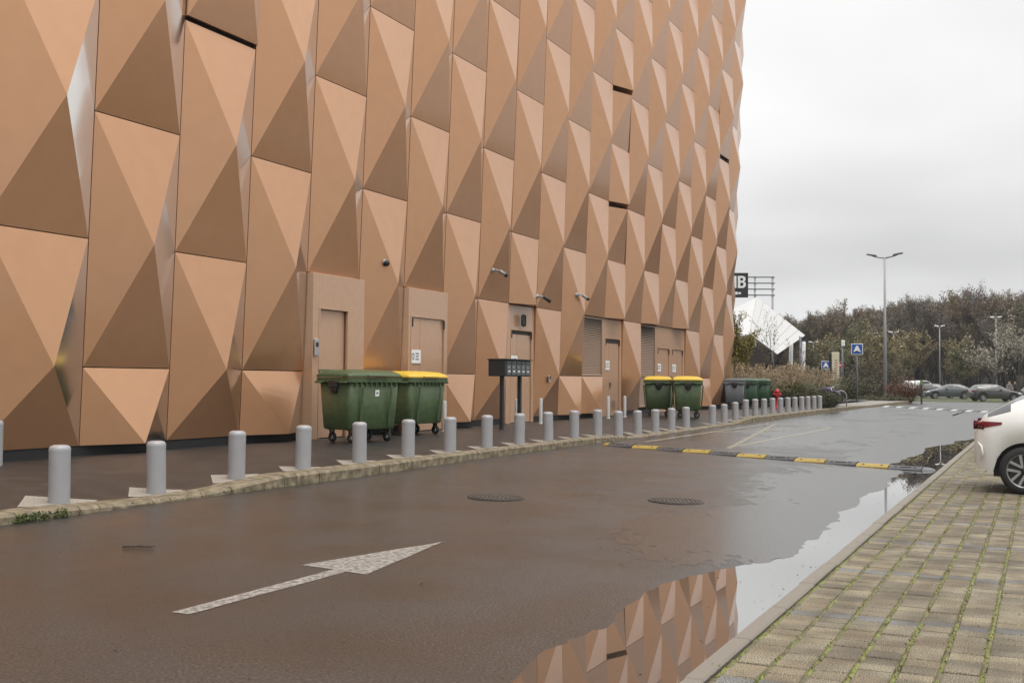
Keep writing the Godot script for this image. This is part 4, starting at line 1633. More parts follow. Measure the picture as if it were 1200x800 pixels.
func grass_clump(h: float, radius: float, blades: int, plumes: int) -> Array:
	var v := PackedVector3Array()
	var c := PackedColorArray()
	for i in blades:
		var a := rng.randf() * TAU
		var d := Vector3(cos(a), 0, sin(a))
		var foot := d * radius * 0.25 * rng.randf()
		var hh := h * rng.randf_range(0.45, 0.8)
		var reach := radius * rng.randf_range(0.3, 1.0)
		var w := d.cross(Vector3.UP) * rng.randf_range(0.008, 0.016)
		var color := Color(0.19, 0.165, 0.075).lerp(Color(0.09, 0.10, 0.035), rng.randf()) * rng.randf_range(0.7, 1.3)
		var prev := foot
		for k in 4:
			var t := (k + 1) / 4.0
			var p := foot + d * reach * t * t + Vector3.UP * hh * (t - 0.25 * t * t * t)
			v.append_array(PackedVector3Array([prev - w, prev + w, p]))
			for q in 3:
				c.append(color)
			prev = p
	var pv := PackedVector3Array()
	var pc := PackedColorArray()
	for i in plumes:
		var a := rng.randf() * TAU
		var d := Vector3(cos(a), 0, sin(a))
		var tip := d * radius * rng.randf_range(0.1, 0.7) + Vector3.UP * h * rng.randf_range(0.75, 1.05)
		var foot := d * radius * 0.2 * rng.randf()
		var w := d.cross(Vector3.UP) * 0.005
		pv.append_array(PackedVector3Array([foot - w, foot + w, tip]))
		for q in 3:
			pc.append(Color(0.2, 0.16, 0.085))
		var color := Color(0.36, 0.28, 0.18) * rng.randf_range(0.75, 1.15)
		for k in 26:
			leaf(pv, pc, tip - (tip - foot).normalized() * rng.randf_range(0.0, 0.3) + Vector3(rng.randfn(), rng.randfn(), rng.randfn()) * 0.02, 0.03, color)
	return [leaf_mesh(v, c), leaf_mesh(pv, pc)]

func make_plants() -> void:
	# ornamental grasses in the bed past the building
	var kinds := []
	for k in 4:
		kinds.append(grass_clump(1.5, 0.8, 420, 34))
	var spots := []
	for i in 48:
		var z := -53.6 - 1.05 * (i % 12) - rng.randf_range(-0.4, 0.4)
		var x := -9.9 - 1.35 * (i / 12) - rng.randf_range(-0.4, 0.4)
		spots.append(Vector3(x, 0.40, z))
	for i in spots.size():
		var g := thing("ornamental_grass", "clump of tall straw-coloured ornamental grass in the bed past the bins", "grass", spots[i], rng.randf() * TAU, "ornamental grass clumps")
		g.scale = Vector3.ONE * rng.randf_range(0.95, 1.45)
		part("blades", kinds[i % 4][0], M.foliage, g)
		part("plumes", kinds[i % 4][1], M.foliage, g)
	# tall yellow-green shrub tree by the corner
	var yg := [Color(0.24, 0.2, 0.035), Color(0.15, 0.15, 0.035), Color(0.3, 0.22, 0.04), Color(0.09, 0.1, 0.03)]
	plant("shrub_tree", "yellow-green leafy tree growing against the end of the copper building", "tree", grow(4.9, 0.42, 0.06, 3, 10000, 0.055, yg, 1.1, 0.05), Vector3(-13.0, 0.40, -57.0), 0.3)
	plant("shrub_tree", "second yellow-green tree, lower and thinner, left of the white canopy post", "tree", grow(3.0, 0.55, 0.05, 3, 4500, 0.06, yg, 0.8, 0.05), Vector3(-13.9, 0.40, -60.0), 1.3)
	plant("sapling", "slender sapling with few brown leaves rising before the white canopy", "tree", grow(4.9, 0.28, 0.03, 2, 330, 0.045, [Color(0.10, 0.07, 0.03), Color(0.13, 0.1, 0.03)], 1.5, 0.2), Vector3(-12.1, 0.40, -61.0), 0.0)
	plant("sapling", "short twiggy sapling between the grasses and the canopy edge", "tree", grow(3.8, 0.3, 0.025, 2, 220, 0.045, [Color(0.10, 0.07, 0.03), Color(0.12, 0.08, 0.03)], 1.4, 0.2), Vector3(-11.2, 0.40, -62.5), 2.0)
	var dark := [Color(0.035, 0.045, 0.018), Color(0.05, 0.055, 0.02), Color(0.07, 0.06, 0.025)]
	for s in [[Vector3(-7.75, 0.385, -51.6), 0.95], [Vector3(-7.7, 0.385, -53.2), 0.85]]:
		plant("low_shrub", "low dark green shrub at the kerb where the bollards end", "shrub", shrub(s[1], 0.95, 70, 5200, 0.035, dark), s[0], rng.randf(), "low dark shrubs by the kerb")
	plant("low_shrub", "dark undergrowth shrub behind the red hydrant", "shrub", shrub(0.8, 0.9, 60, 3500, 0.04, dark), Vector3(-9.4, 0.40, -53.0), 0.0)
	# planting round the big lamp post
	var brown := [Color(0.08, 0.055, 0.03), Color(0.10, 0.075, 0.035), Color(0.06, 0.055, 0.025)]
	var rust := [Color(0.17, 0.05, 0.025), Color(0.13, 0.045, 0.025), Color(0.10, 0.06, 0.03)]
	var mixed := [Color(0.07, 0.075, 0.03), Color(0.10, 0.085, 0.04), Color(0.05, 0.05, 0.02)]
	plant("rust_bush", "rust-red twiggy bush at the corner of the far car park", "shrub", shrub(2.0, 1.5, 170, 5200, 0.055, rust), Vector3(-7.6, 0.1, -84.5), 0.0)
	plant("twiggy_bush", "tall brown twiggy bush behind the big lamp post", "shrub", shrub(4.2, 2.6, 260, 7500, 0.07, brown), Vector3(-11.0, 0.1, -95.0), 0.0)
	plant("twiggy_bush", "brown and green bush between the blue road sign and the big lamp", "shrub", shrub(2.3, 2.0, 170, 6500, 0.065, mixed), Vector3(-11.5, 0.1, -86.5), 0.0)
	plant("twiggy_bush", "olive bush directly behind the blue road sign post", "shrub", shrub(2.6, 1.9, 170, 6000, 0.065, mixed), Vector3(-13.5, 0.1, -89.0), 0.0)
	plant("twiggy_bush", "low brown bush between cream totem and blue road sign", "shrub", shrub(2.4, 1.8, 150, 5200, 0.065, brown), Vector3(-15.0, 0.1, -94.0), 0.0)
	plant("low_shrub", "low green ground shrub along the near edge of the rust-red bush", "shrub", shrub(0.7, 1.9, 80, 5000, 0.05, mixed), Vector3(-8.6, 0.1, -82.3), 0.0)
	# mid distance trees, pale and thin leaved
	var olive := [Color(0.13, 0.13, 0.05), Color(0.10, 0.105, 0.045), Color(0.16, 0.15, 0.07)]
	var tan_ := [Color(0.21, 0.165, 0.075), Color(0.16, 0.14, 0.06), Color(0.25, 0.2, 0.1)]
	var grey := [Color(0.26, 0.23, 0.17), Color(0.33, 0.30, 0.23), Color(0.18, 0.15, 0.11)]
	var list := [["olive_tree", "rounded olive green tree behind the cream totem", 9.2, 0.5, olive, Vector3(-20.6, 0.1, -147)],
		["tan_tree", "pale tan tree behind the big lamp post", 7.6, 0.55, tan_, Vector3(-14.0, 0.1, -124)],
		["tan_tree", "tan and green tree standing left of the slim lamp behind the cars", 7.6, 0.55, tan_, Vector3(-12.6, 0.1, -140)],
		["tan_tree", "small narrow tan tree right of the slim lamp behind the cars", 7.0, 0.35, tan_, Vector3(-9.4, 0.1, -160)],
		["tan_tree", "broad yellowish tree low behind the white van", 6.0, 0.6, tan_, Vector3(-16.5, 0.1, -150)],
		["grey_tree", "broad grey nearly bare tree behind the brown-grey hatchback", 10.5, 0.6, grey, Vector3(-3.6, 0.1, -138)],
		["grey_tree", "second grey nearly bare tree, farther along the car park", 9.0, 0.6, grey, Vector3(2.2, 0.1, -146)],
		["olive_tree", "small greenish tree beneath the broad grey tree", 5.0, 0.5, olive, Vector3(-7.0, 0.1, -142)],
		["olive_tree", "low yellow-green tree beyond the white parked car", 6.5, 0.55, olive, Vector3(-27.5, 0.1, -150)],
		["tan_tree", "thin tan tree beside the slim lamp beyond the white canopy", 7.2, 0.5, tan_, Vector3(-24.5, 0.1, -150)]]
	for l in list:
		plant(l[0], l[1], "tree", grow(l[2], l[3], 0.12, 3, 5200 if l[0] != "grey_tree" else 3800, 0.13, l[4], 0.7, 0.12), l[5], rng.randf() * TAU, "", "bark")

func hill_y(x: float, z: float) -> float:
	var d := -z - 175.0
	return 0.2 + 8.0 * smoothstep(0.0, 150.0, d) + bump_noise.get_noise_2d(x * 0.05, z * 0.05) * 1.6 + clampf((x + 40.0) * 0.045, -1.5, 3.5) * smoothstep(0.0, 120.0, d)

func make_forest() -> void:
	setting(sheet("hill", -260, 220, 48, -172, -460, 30, hill_y, M.hill_floor))
	var tones := [[Color(0.13, 0.09, 0.055), Color(0.115, 0.083, 0.05)], [Color(0.165, 0.108, 0.055), Color(0.14, 0.096, 0.05)], [Color(0.125, 0.108, 0.055), Color(0.11, 0.092, 0.05)], [Color(0.115, 0.09, 0.07), Color(0.1, 0.078, 0.06)]]
	var forest := Node3D.new()
	forest.name = "woodland"
	add_child(forest)
	tag(forest, "dense brown autumn woodland covering the hill behind the car park", "woodland")
	forest.set_meta("kind", "stuff")
	var per := [[], [], [], []]
	for i in 1000:
		var az := deg_to_rad(rng.randf_range(-34.0, 14.0))
		var dist := rng.randf_range(178.0, 330.0)
		if i < 190:
			dist = rng.randf_range(176.0, 200.0)
		var p := Vector3(1.72 + sin(az) * dist, 0, -cos(az) * dist)
		p.y = hill_y(p.x, p.z) - 0.2
		var s := rng.randf_range(0.8, 1.15) * lerpf(0.72, 1.05, smoothstep(-17.0, -3.0, rad_to_deg(az)))
		per[rng.randi_range(0, 3)].append(Transform3D(Basis(Vector3.UP, rng.randf() * TAU).scaled(Vector3(s, s * rng.randf_range(0.9, 1.15), s)), p))
	for k in 4:
		var made := grow(11.8, 0.42, 0.2, 3, [15000, 13000, 15000, 8000][k], 0.115, tones[k], 0.9, 0.1)
		for layer in 2:
			var mm := MultiMesh.new()
			mm.transform_format = MultiMesh.TRANSFORM_3D
			mm.mesh = made[layer]
			mm.instance_count = per[k].size()
			for i in per[k].size():
				mm.set_instance_transform(i, per[k][i])
			var mi := MultiMeshInstance3D.new()
			mi.name = "trunks" if layer == 0 else "crowns"
			mi.multimesh = mm
			mi.material_override = M.bark if layer == 0 else M.foliage
			mi.set_meta("kind", "stuff")
			forest.add_child(mi, true)

# ---------------------------------------------------------------- lamps, signs, canopy and small things
func lamp_post(label: String, at: Vector3, h: float, r: float, double: bool) -> void:
	var t := thing("lamp_post", label, "lamp post", at, 0.0, "lamp posts of the car park")
	var st := start(0)
	tube(st, [Vector3.ZERO, Vector3(0, h * 0.5, 0), Vector3(0, h, 0)], [r, r * 0.8, r * 0.55], 12)
	piece("pole", st, M.lamp_steel, t)
	var ft := start()
	slab(ft, Vector3(0, 0.02, 0), Vector3(r * 4, 0.04, r * 4), 0.01)
	piece("foot_plate", ft, M.lamp_steel, t)
	for s in ([-1.0, 1.0] if double else [-1.0, 1.0]):
		var reach := 1.25 if double else 0.5
		var arm := start(0)
		tube(arm, [Vector3(0, h - 0.1, 0), Vector3(s * reach * 0.5, h + 0.02, 0), Vector3(s * reach * 0.8, h + 0.14, 0)], [r * 0.5, r * 0.45, r * 0.4], 8)
		piece("arm", arm, M.lamp_steel, t)
		var hd := start(0)
		var xf := Transform3D(Basis(Vector3.BACK, s * 0.18), Vector3(s * reach * 0.82, h + 0.13, 0))
		if double:
			loft(hd, [[0.75, 0.26, 0.1, 0.0], [0.85, 0.32, 0.12, 0.05], [0.7, 0.24, 0.1, 0.13]], 3, true, true, xf)
			piece("lamp_head", hd, M.post_grey, t)
		else:
			loft(hd, [[0.6, 0.3, 0.1, 0.0], [0.66, 0.34, 0.12, 0.05], [0.5, 0.26, 0.1, 0.13]], 3, true, true, xf)
			piece("lamp_head", hd, M.white_paint, t)

func sign_square(label: String, at: Vector3, h: float, size: float, turn: float, back_only := false) -> void:
	var t := thing("road_sign", label, "road sign", at, turn)
	var st := start(0)
	tube(st, [Vector3.ZERO, Vector3(0, h, 0)], [0.055, 0.055], 12)
	piece("post", st, M.post_grey, t)
	var c := Vector3(0, h - size / 2, 0.075)
	var rim := start()
	slab(rim, c, Vector3(size, size, 0.03), 0.012)
	var plate := piece("plate", rim, M.white_paint, t)
	var bl := start()
	slab(bl, c + Vector3(0, 0, 0.017), Vector3(size * 0.9, size * 0.9, 0.006), 0.002)
	piece("blue_field", bl, M.sign_blue, plate)
	if back_only:
		return
	var wh := start()
	prism(wh, PackedVector2Array([Vector2(-0.33, -0.28), Vector2(-0.2, -0.22), Vector2(0.0, -0.15), Vector2(0.2, -0.22), Vector2(0.33, -0.28), Vector2(0.08, 0.3), Vector2(-0.08, 0.3)]), 0.006, Transform3D(Basis().scaled(Vector3(size, size, 1)), c + Vector3(0, 0, 0.024)))
	piece("hump_symbol", wh, M.white_paint, plate)
	var bk := start()
	prism(bk, PackedVector2Array([Vector2(-0.2, -0.23), Vector2(0.2, -0.23), Vector2(0.1, -0.165), Vector2(0, -0.145), Vector2(-0.1, -0.165)]), 0.006, Transform3D(Basis().scaled(Vector3(size, size, 1)), c + Vector3(0, 0, 0.028)))
	piece("hump_mark", bk, M.sign_black, plate)

func make_signs() -> void:
	lamp_post("tall grey lamp post with two long arms beside the car park entrance", Vector3(-9.7, 0.1, -90.5), 11.7, 0.14, true)
	lamp_post("slim lamp post behind the blue-grey car", Vector3(-11.3, 0.1, -161.2), 9.4, 0.10, false)
	lamp_post("slim lamp post behind the brown-grey hatchback, before the grey tree", Vector3(-3.7, 0.1, -151.0), 9.9, 0.11, false)
	lamp_post("slim lamp post partly hidden behind the tan tree by the big lamp", Vector3(-17.1, 0.1, -158.3), 8.5, 0.09, false)
	lamp_post("slim lamp post beyond the white canopy's post", Vector3(-27.2, 0.1, -153.3), 7.0, 0.09, false)
	lamp_post("slim lamp post whose head shows above the near blue road sign", Vector3(-21.5, 0.1, -170.0), 8.9, 0.09, false)
	sign_square("blue square road sign with white hump symbol on grey post at the kerb", Vector3(-9.2, 0.30, -72.6), 3.85, 0.72, deg_to_rad(14))
	sign_square("small blue square road sign with hump symbol, left of the cream totem", Vector3(-16.55, 0.1, -102.7), 3.5, 0.78, deg_to_rad(14))
	sign_square("blue road sign seen nearly edge-on beside the white canopy post", Vector3(-12.55, 0.3, -71.0), 4.3, 0.8, deg_to_rad(96), true)
	# red round sign
	var r := thing("round_sign", "round red and white road sign right of the cream totem", "road sign", Vector3(-14.4, 0.1, -98.1), deg_to_rad(14))
	var rp := start(0)
	tube(rp, [Vector3.ZERO, Vector3(0, 3.4, 0)], [0.05, 0.05], 10)
	piece("post", rp, M.post_grey, r)
	var rd := start()
	lathe(rd, [Vector2(0.0, 0.0), Vector2(0.27, 0.0), Vector2(0.27, 0.03), Vector2(0.0, 0.03)], 24, Transform3D(Basis(Vector3.RIGHT, PI / 2), Vector3(0, 3.05, 0.06)))
	var disc := piece("disc", rd, M.red_paint, r)
	var rb := start()
	slab(rb, Vector3(0, 3.05, 0.10), Vector3(0.34, 0.08, 0.01), 0.002)
	piece("white_bar", rb, M.white_paint, disc)
	# cream totem
	var tt := thing("totem_sign", "tall cream totem sign board with a dark edge", "sign", Vector3(-13.1, 0.1, -87.2), deg_to_rad(10))
	var tb := start()
	slab(tb, Vector3(0.06, 1.95, 0), Vector3(0.58, 3.9, 0.16), 0.02)
	piece("board", tb, M.cream, tt)
	var te := start()
	slab(te, Vector3(-0.33, 1.9, -0.04), Vector3(0.19, 3.8, 0.3), 0.02)
	piece("side_panel", te, M.sign_black, tt)
	for k in 9:
		var ln := start()
		box(ln, Vector3(0.1, 3.25 - k * 0.2, 0.083), Vector3(0.16 + 0.1 * rng.randf(), 0.07, 0.006))
		piece("print_line", ln, M.cream_ink, tt)
	# slim mast with a pale head beside the totem
	var ms := thing("camera_mast", "slim grey mast with pale lantern head right of the cream totem", "mast", Vector3(-13.2, 0.1, -91.5), 0.2)
	var mp := start(0)
	tube(mp, [Vector3.ZERO, Vector3(0, 4.7, 0)], [0.085, 0.075], 10)
	piece("pole", mp, M.post_grey, ms)
	var mh := start()
	slab(mh, Vector3(0.05, 4.75, 0), Vector3(0.28, 0.5, 0.28), 0.05)
	piece("head", mh, M.white_paint, ms)
	var sp := thing("green_post", "dark green post at the corner of the rust-red bush", "post", Vector3(-6.3, 0.1, -83.6), 0.0)
	var sps := start()
	slab(sps, Vector3(0, 0.8, 0), Vector3(0.13, 1.7, 0.13), 0.02)
	piece("pole", sps, mat("post_green", lin(0.03, 0.05, 0.03), 0.6), sp)
	var spc := start()
	slab(spc, Vector3(0, 1.55, 0.07), Vector3(0.2, 0.3, 0.02), 0.01)
	piece("plate", spc, mat("plate_green", lin(0.1, 0.22, 0.06), 0.5), sp)

func make_board() -> void:
	# rooftop style board on rails, behind the building's end
	var t := thing("sign_board", "black HB board with white letters on a high frame of rails", "sign", Vector3(-27.0, 0.0, -108.4), deg_to_rad(24))
	var st := start()
	slab(st, Vector3(-1.2, 11.55, 0.1), Vector3(5.7, 2.55, 0.12), 0.02)
	var board := piece("board", st, M.sign_black, t)
	for k in 2:
		var tm := TextMesh.new()
		tm.text = ["H", "B"][k]
		var sf := SystemFont.new()
		sf.font_names = PackedStringArray(["Droid Sans"])
		sf.font_weight = 700
		tm.font = sf
		tm.font_size = 64
		tm.pixel_size = 0.027
		tm.depth = 0.05
		part("letter", tm, M.white_paint, board, Transform3D(Basis().scaled(Vector3(0.95, 1, 1)), Vector3(-0.02 + k * 0.98, 11.85, 0.185)))
	var u := start()
	for k in 7:
		slab(u, Vector3(-1.2 + k * 0.33, 10.72, 0.165), Vector3(0.27, 0.2 + 0.08 * (k % 2), 0.02), 0.01)
	piece("small_print", u, M.white_paint, board)
	for k in 4:
		var rl := start()
		slab(rl, Vector3(0.6, 12.4 - k * 0.62, -0.02), Vector3(7.6, 0.12, 0.1), 0.02)
		piece("rail", rl, M.post_grey, t)
	for x in [2.4, 4.2, -2.0]:
		var ps := start(0)
		tube(ps, [Vector3(x, 0.1, -0.12), Vector3(x, 12.5, -0.12)], [0.13, 0.11], 10)
		piece("post", ps, M.lamp_steel, t)

func make_canopy() -> void:
	var t := thing("entrance_canopy", "white folded canopy of broad boards tilted on a white post", "canopy", Vector3.ZERO)
	var top := Vector3(-16.64, 7.67, -76.14)
	var right := Vector3(-13.54, 4.95, -77.79)
	var low := Vector3(-14.67, 3.51, -73.93)
	var left := Vector3(-16.39, 4.91, -73.13)
	var n := (right - top).cross(low - top).normalized()
	if n.z < 0:
		n = -n
	var bands := 7
	for k in bands:
		var a := top.lerp(right, (k + 0.0) / bands)
		var b := top.lerp(right, (k + 0.965) / bands)
		var c := left.lerp(low, (k + 0.965) / bands)
		var d := left.lerp(low, (k + 0.0) / bands)
		var st := start()
		var th := -n * 0.12
		quad(st, a, b, c, d)
		quad(st, a + th, d + th, c + th, b + th)
		quad(st, a, a + th, b + th, b)
		quad(st, b, b + th, c + th, c)
		quad(st, c, c + th, d + th, d)
		quad(st, d, d + th, a + th, a)
		piece("board", st, M.canopy_white, t)
	# the second fold, falling away to the left
	var far_left := Vector3(-18.81, 6.53, -75.66)
	var far_low := Vector3(-17.69, 4.48, -72.39)
	var f := start()
	var th2 := Vector3(0, -0.12, -0.05)
	quad(f, top + Vector3(-0.02, 0, 0), left + Vector3(-0.02, 0, 0), far_low, far_left)
	quad(f, top + th2, far_left + th2, far_low + th2, left + th2)
	quad(f, left, left + th2, far_low + th2, far_low)
	piece("side_fold", f, M.canopy_white, t)
	for p in [Vector3(-14.6, 0.3, -77.5), Vector3(-14.2, 0.3, -80.0)]:
		var st := start(0)
		tube(st, [p, p + Vector3(0, 4.3, -0.6)], [0.16, 0.14], 12)
		piece("post", st, M.white_post, t)
	# dark shelter beneath
	var s := thing("wooden_shelter", "dark wooden shelter with gable roof beneath the white canopy", "shelter", Vector3(-16.9, 0.35, -74.6), deg_to_rad(15))
	var w := start()
	slab(w, Vector3(0, 1.25, 0), Vector3(3.0, 2.5, 2.2), 0.03)
	piece("walls", w, M.dark_wood, s)
	var g := start()
	prism(g, PackedVector2Array([Vector2(-1.75, 2.4), Vector2(1.75, 2.4), Vector2(0.1, 4.1)]), 2.6, Transform3D())
	piece("roof", g, M.dark_wood, s)

func make_small() -> void:
	# hydrant
	var h := thing("fire_hydrant", "red fire hydrant standing behind the row of bollards", "hydrant", Vector3(-8.85, 0.39, -47.6), 0.4)
	var st := start(0)
	lathe(st, [Vector2(0.13, 0.0), Vector2(0.13, 0.04), Vector2(0.075, 0.06), Vector2(0.075, 0.5), Vector2(0.1, 0.53), Vector2(0.105, 0.7), Vector2(0.1, 0.74), Vector2(0.12, 0.76), Vector2(0.12, 0.8), Vector2(0.07, 0.84), Vector2(0.05, 0.9), Vector2(0.0, 0.91)], 18)
	piece("barrel", st, M.red_paint, h)
	for a in [0.6, -1.5, 3.0]:
		var o := start(0)
		tube(o, [Vector3.ZERO, Vector3(cos(a), -0.15, sin(a)) * 0.19], [0.045, 0.055], 12)
		piece("outlet", o, M.red_paint, h, Transform3D(Basis(), Vector3(0, 0.68, 0)))
	# bicycle hoop
	var b := thing("bike_hoop", "bent pale steel bicycle hoop at the end of the low shrubs", "bike stand", Vector3(-7.35, 0.385, -55.1), deg_to_rad(20))
	var bs := start(0)
	var pts := []
	var rad := []
	pts.append(Vector3(0.28, 0, 0)); rad.append(0.028)
	for k in 9:
		var a := PI * k / 8
		pts.append(Vector3(cos(a) * 0.28, 0.5 + sin(a) * 0.3, 0)); rad.append(0.028)
	pts.append(Vector3(-0.28, 0, 0)); rad.append(0.028)
	tube(bs, pts, rad, 8)
	piece("hoop", bs, M.lamp_steel, b)
	for x in [-0.28, 0.28]:
		var pl := start(0)
		lathe(pl, [Vector2(0.06, 0.0), Vector2(0.06, 0.012), Vector2(0.03, 0.014)], 12, Transform3D(Basis(), Vector3(x, 0, 0)))
		piece("foot_plate", pl, M.lamp_steel, b)
	make_motorbike()
	# twig and fallen leaves
	var tw := start(0)
	tube(tw, [Vector3(-0.14, 0.012, 0.01), Vector3(0.0, 0.016, -0.01), Vector3(0.1, 0.012, 0.0), Vector3(0.14, 0.02, 0.02)], [0.009, 0.011, 0.009, 0.006], 6)
	var two := piece("twig", tw, M.bark, self, turned(Vector3(-5.17, road_y(-5.17, -6.75) + 0.004, -6.75), 0.45))
	tag(two, "dark broken twig lying on the road near the kerb", "twig")
	var v := PackedVector3Array()
	var c := PackedColorArray()
	for i in 200:
		var x := rng.randf_range(-7.0, 2.0)
		var z := -4.0 - 20.0 * rng.randf() * rng.randf()
		if i < 60:
			x = -0.03 - absf(rng.randfn(0, 0.12))
			z = rng.randf_range(-22.0, -5.0)
		var y := maxf(road_y(x, z), WATER) + 0.006 if x < 0 else pave_y(x) + 0.01
		var s := rng.randf_range(0.006, 0.016)
		var a := Vector3(rng.randfn(), rng.randfn() * 0.12, rng.randfn()).normalized() * s
		var q := a.cross(Vector3.UP).normalized() * s * 0.6
		var at := Vector3(x, y, z)
		v.append_array(PackedVector3Array([at - a, at + q, at + a, at - a, at + a, at - q]))
		var color := Color(0.07, 0.045, 0.02) * rng.randf_range(0.5, 1.8)
		for k in 6:
			c.append(color)
	var fl := leaf_object("fallen_leaves", v, c, self)
	tag(fl, "small brown fallen leaves and bits scattered over road and pavers", "leaves")
	fl.set_meta("kind", "stuff")

func make_motorbike() -> void:
	var t := thing("motorbike", "parked dark motorbike with purple mudguards behind the low shrubs", "motorbike", Vector3(-9.15, 0.385, -60.5), deg_to_rad(-25))
	for x in [-0.75, 0.72]:
		var w := start(0)
		var pts := []
		var rad := []
		for k in 25:
			var a := TAU * k / 24
			pts.append(Vector3(x + cos(a) * 0.27, 0.32 + sin(a) * 0.27, 0)); rad.append(0.055)
		tube(w, pts, rad, 8, false)
		var wheel := piece("wheel", w, M.rubber, t)
		var sp := start()
		for k in 5:
			slab(sp, Vector3.ZERO, Vector3(0.03, 0.5, 0.02), 0.004, Transform3D(Basis(Vector3.BACK, PI * k / 5), Vector3(x, 0.32, 0)))
		piece("spokes", sp, M.rim_silver, wheel)
		var md := start(0)
		var mp := []
		var mr := []
		for k in 8:
			var a := 0.4 + 2.3 * k / 7
			mp.append(Vector3(x + cos(a) * 0.37, 0.34 + sin(a) * 0.37, 0)); mr.append(0.06)
		tube(md, mp, mr, 8)
		piece("mudguard", md, M.moto_purple, t)
	var eng := start()
	slab(eng, Vector3(-0.02, 0.42, 0), Vector3(0.5, 0.38, 0.3), 0.06)
	piece("engine", eng, M.iron, t)
	var tank := start(0)
	loft(tank, [[0.4, 0.2, 0.08, 0.0], [0.55, 0.3, 0.12, 0.12], [0.4, 0.2, 0.09, 0.25]], 4, true, true, Transform3D(Basis(Vector3.BACK, 0.1), Vector3(0.15, 0.68, 0)))
	piece("tank", tank, M.moto_purple, t)
	var seat := start(0)
	loft(seat, [[0.7, 0.2, 0.08, 0.0], [0.75, 0.28, 0.1, 0.07], [0.6, 0.2, 0.09, 0.13]], 4, true, true, Transform3D(Basis(Vector3.BACK, -0.08), Vector3(-0.42, 0.72, 0)))
	piece("seat", seat, M.black_plastic, t)
	for s in [-0.09, 0.09]:
		var fk := start(0)
		tube(fk, [Vector3(0.74, 0.32, s), Vector3(0.5, 0.98, s)], [0.025, 0.025], 8)
		piece("fork", fk, M.steel, t)
	var hb := start(0)
	tube(hb, [Vector3(0.36, 1.06, -0.36), Vector3(0.5, 1.02, -0.1), Vector3(0.5, 1.02, 0.1), Vector3(0.36, 1.06, 0.36)], [0.018, 0.018, 0.018, 0.018], 8)
	piece("handlebar", hb, M.black_plastic, t)
	var hl := start(0)
	lathe(hl, [Vector2(0.09, 0.0), Vector2(0.1, 0.06), Vector2(0.05, 0.13), Vector2(0.0, 0.14)], 14, Transform3D(Basis(Vector3.BACK, PI / 2), Vector3(0.66, 0.9, 0)))
	piece("headlight", hl, M.steel, t)
	var ex := start(0)
	tube(ex, [Vector3(0.1, 0.3, 0.18), Vector3(-0.3, 0.28, 0.2), Vector3(-0.85, 0.36, 0.2)], [0.025, 0.035, 0.045], 8)
	piece("exhaust", ex, M.steel, t)
	var box_ := start()
	slab(box_, Vector3(-0.95, 0.98, 0), Vector3(0.34, 0.3, 0.38), 0.06)
	piece("top_case", box_, M.black_plastic, t)

# ---------------------------------------------------------------- people
func capsule(p: Vector3, a: Vector3, b: Vector3, ra: float, rb: float) -> float:
	var ab := b - a
	var t := clampf((p - a).dot(ab) / ab.dot(ab), 0.0, 1.0)
	return p.distance_to(a + ab * t) - lerpf(ra, rb, t)

func field(bones: Array, p: Vector3) -> float:
	var d := 9.0
	for b in bones:
		var e := capsule(p, b[0], b[1], b[2], b[3])
		var k := 0.05 if b.size() < 5 else float(b[4])
		var h := clampf(0.5 + 0.5 * (d - e) / k, 0.0, 1.0)
		d = lerpf(d, e, h) - k * h * (1.0 - h)
	return d

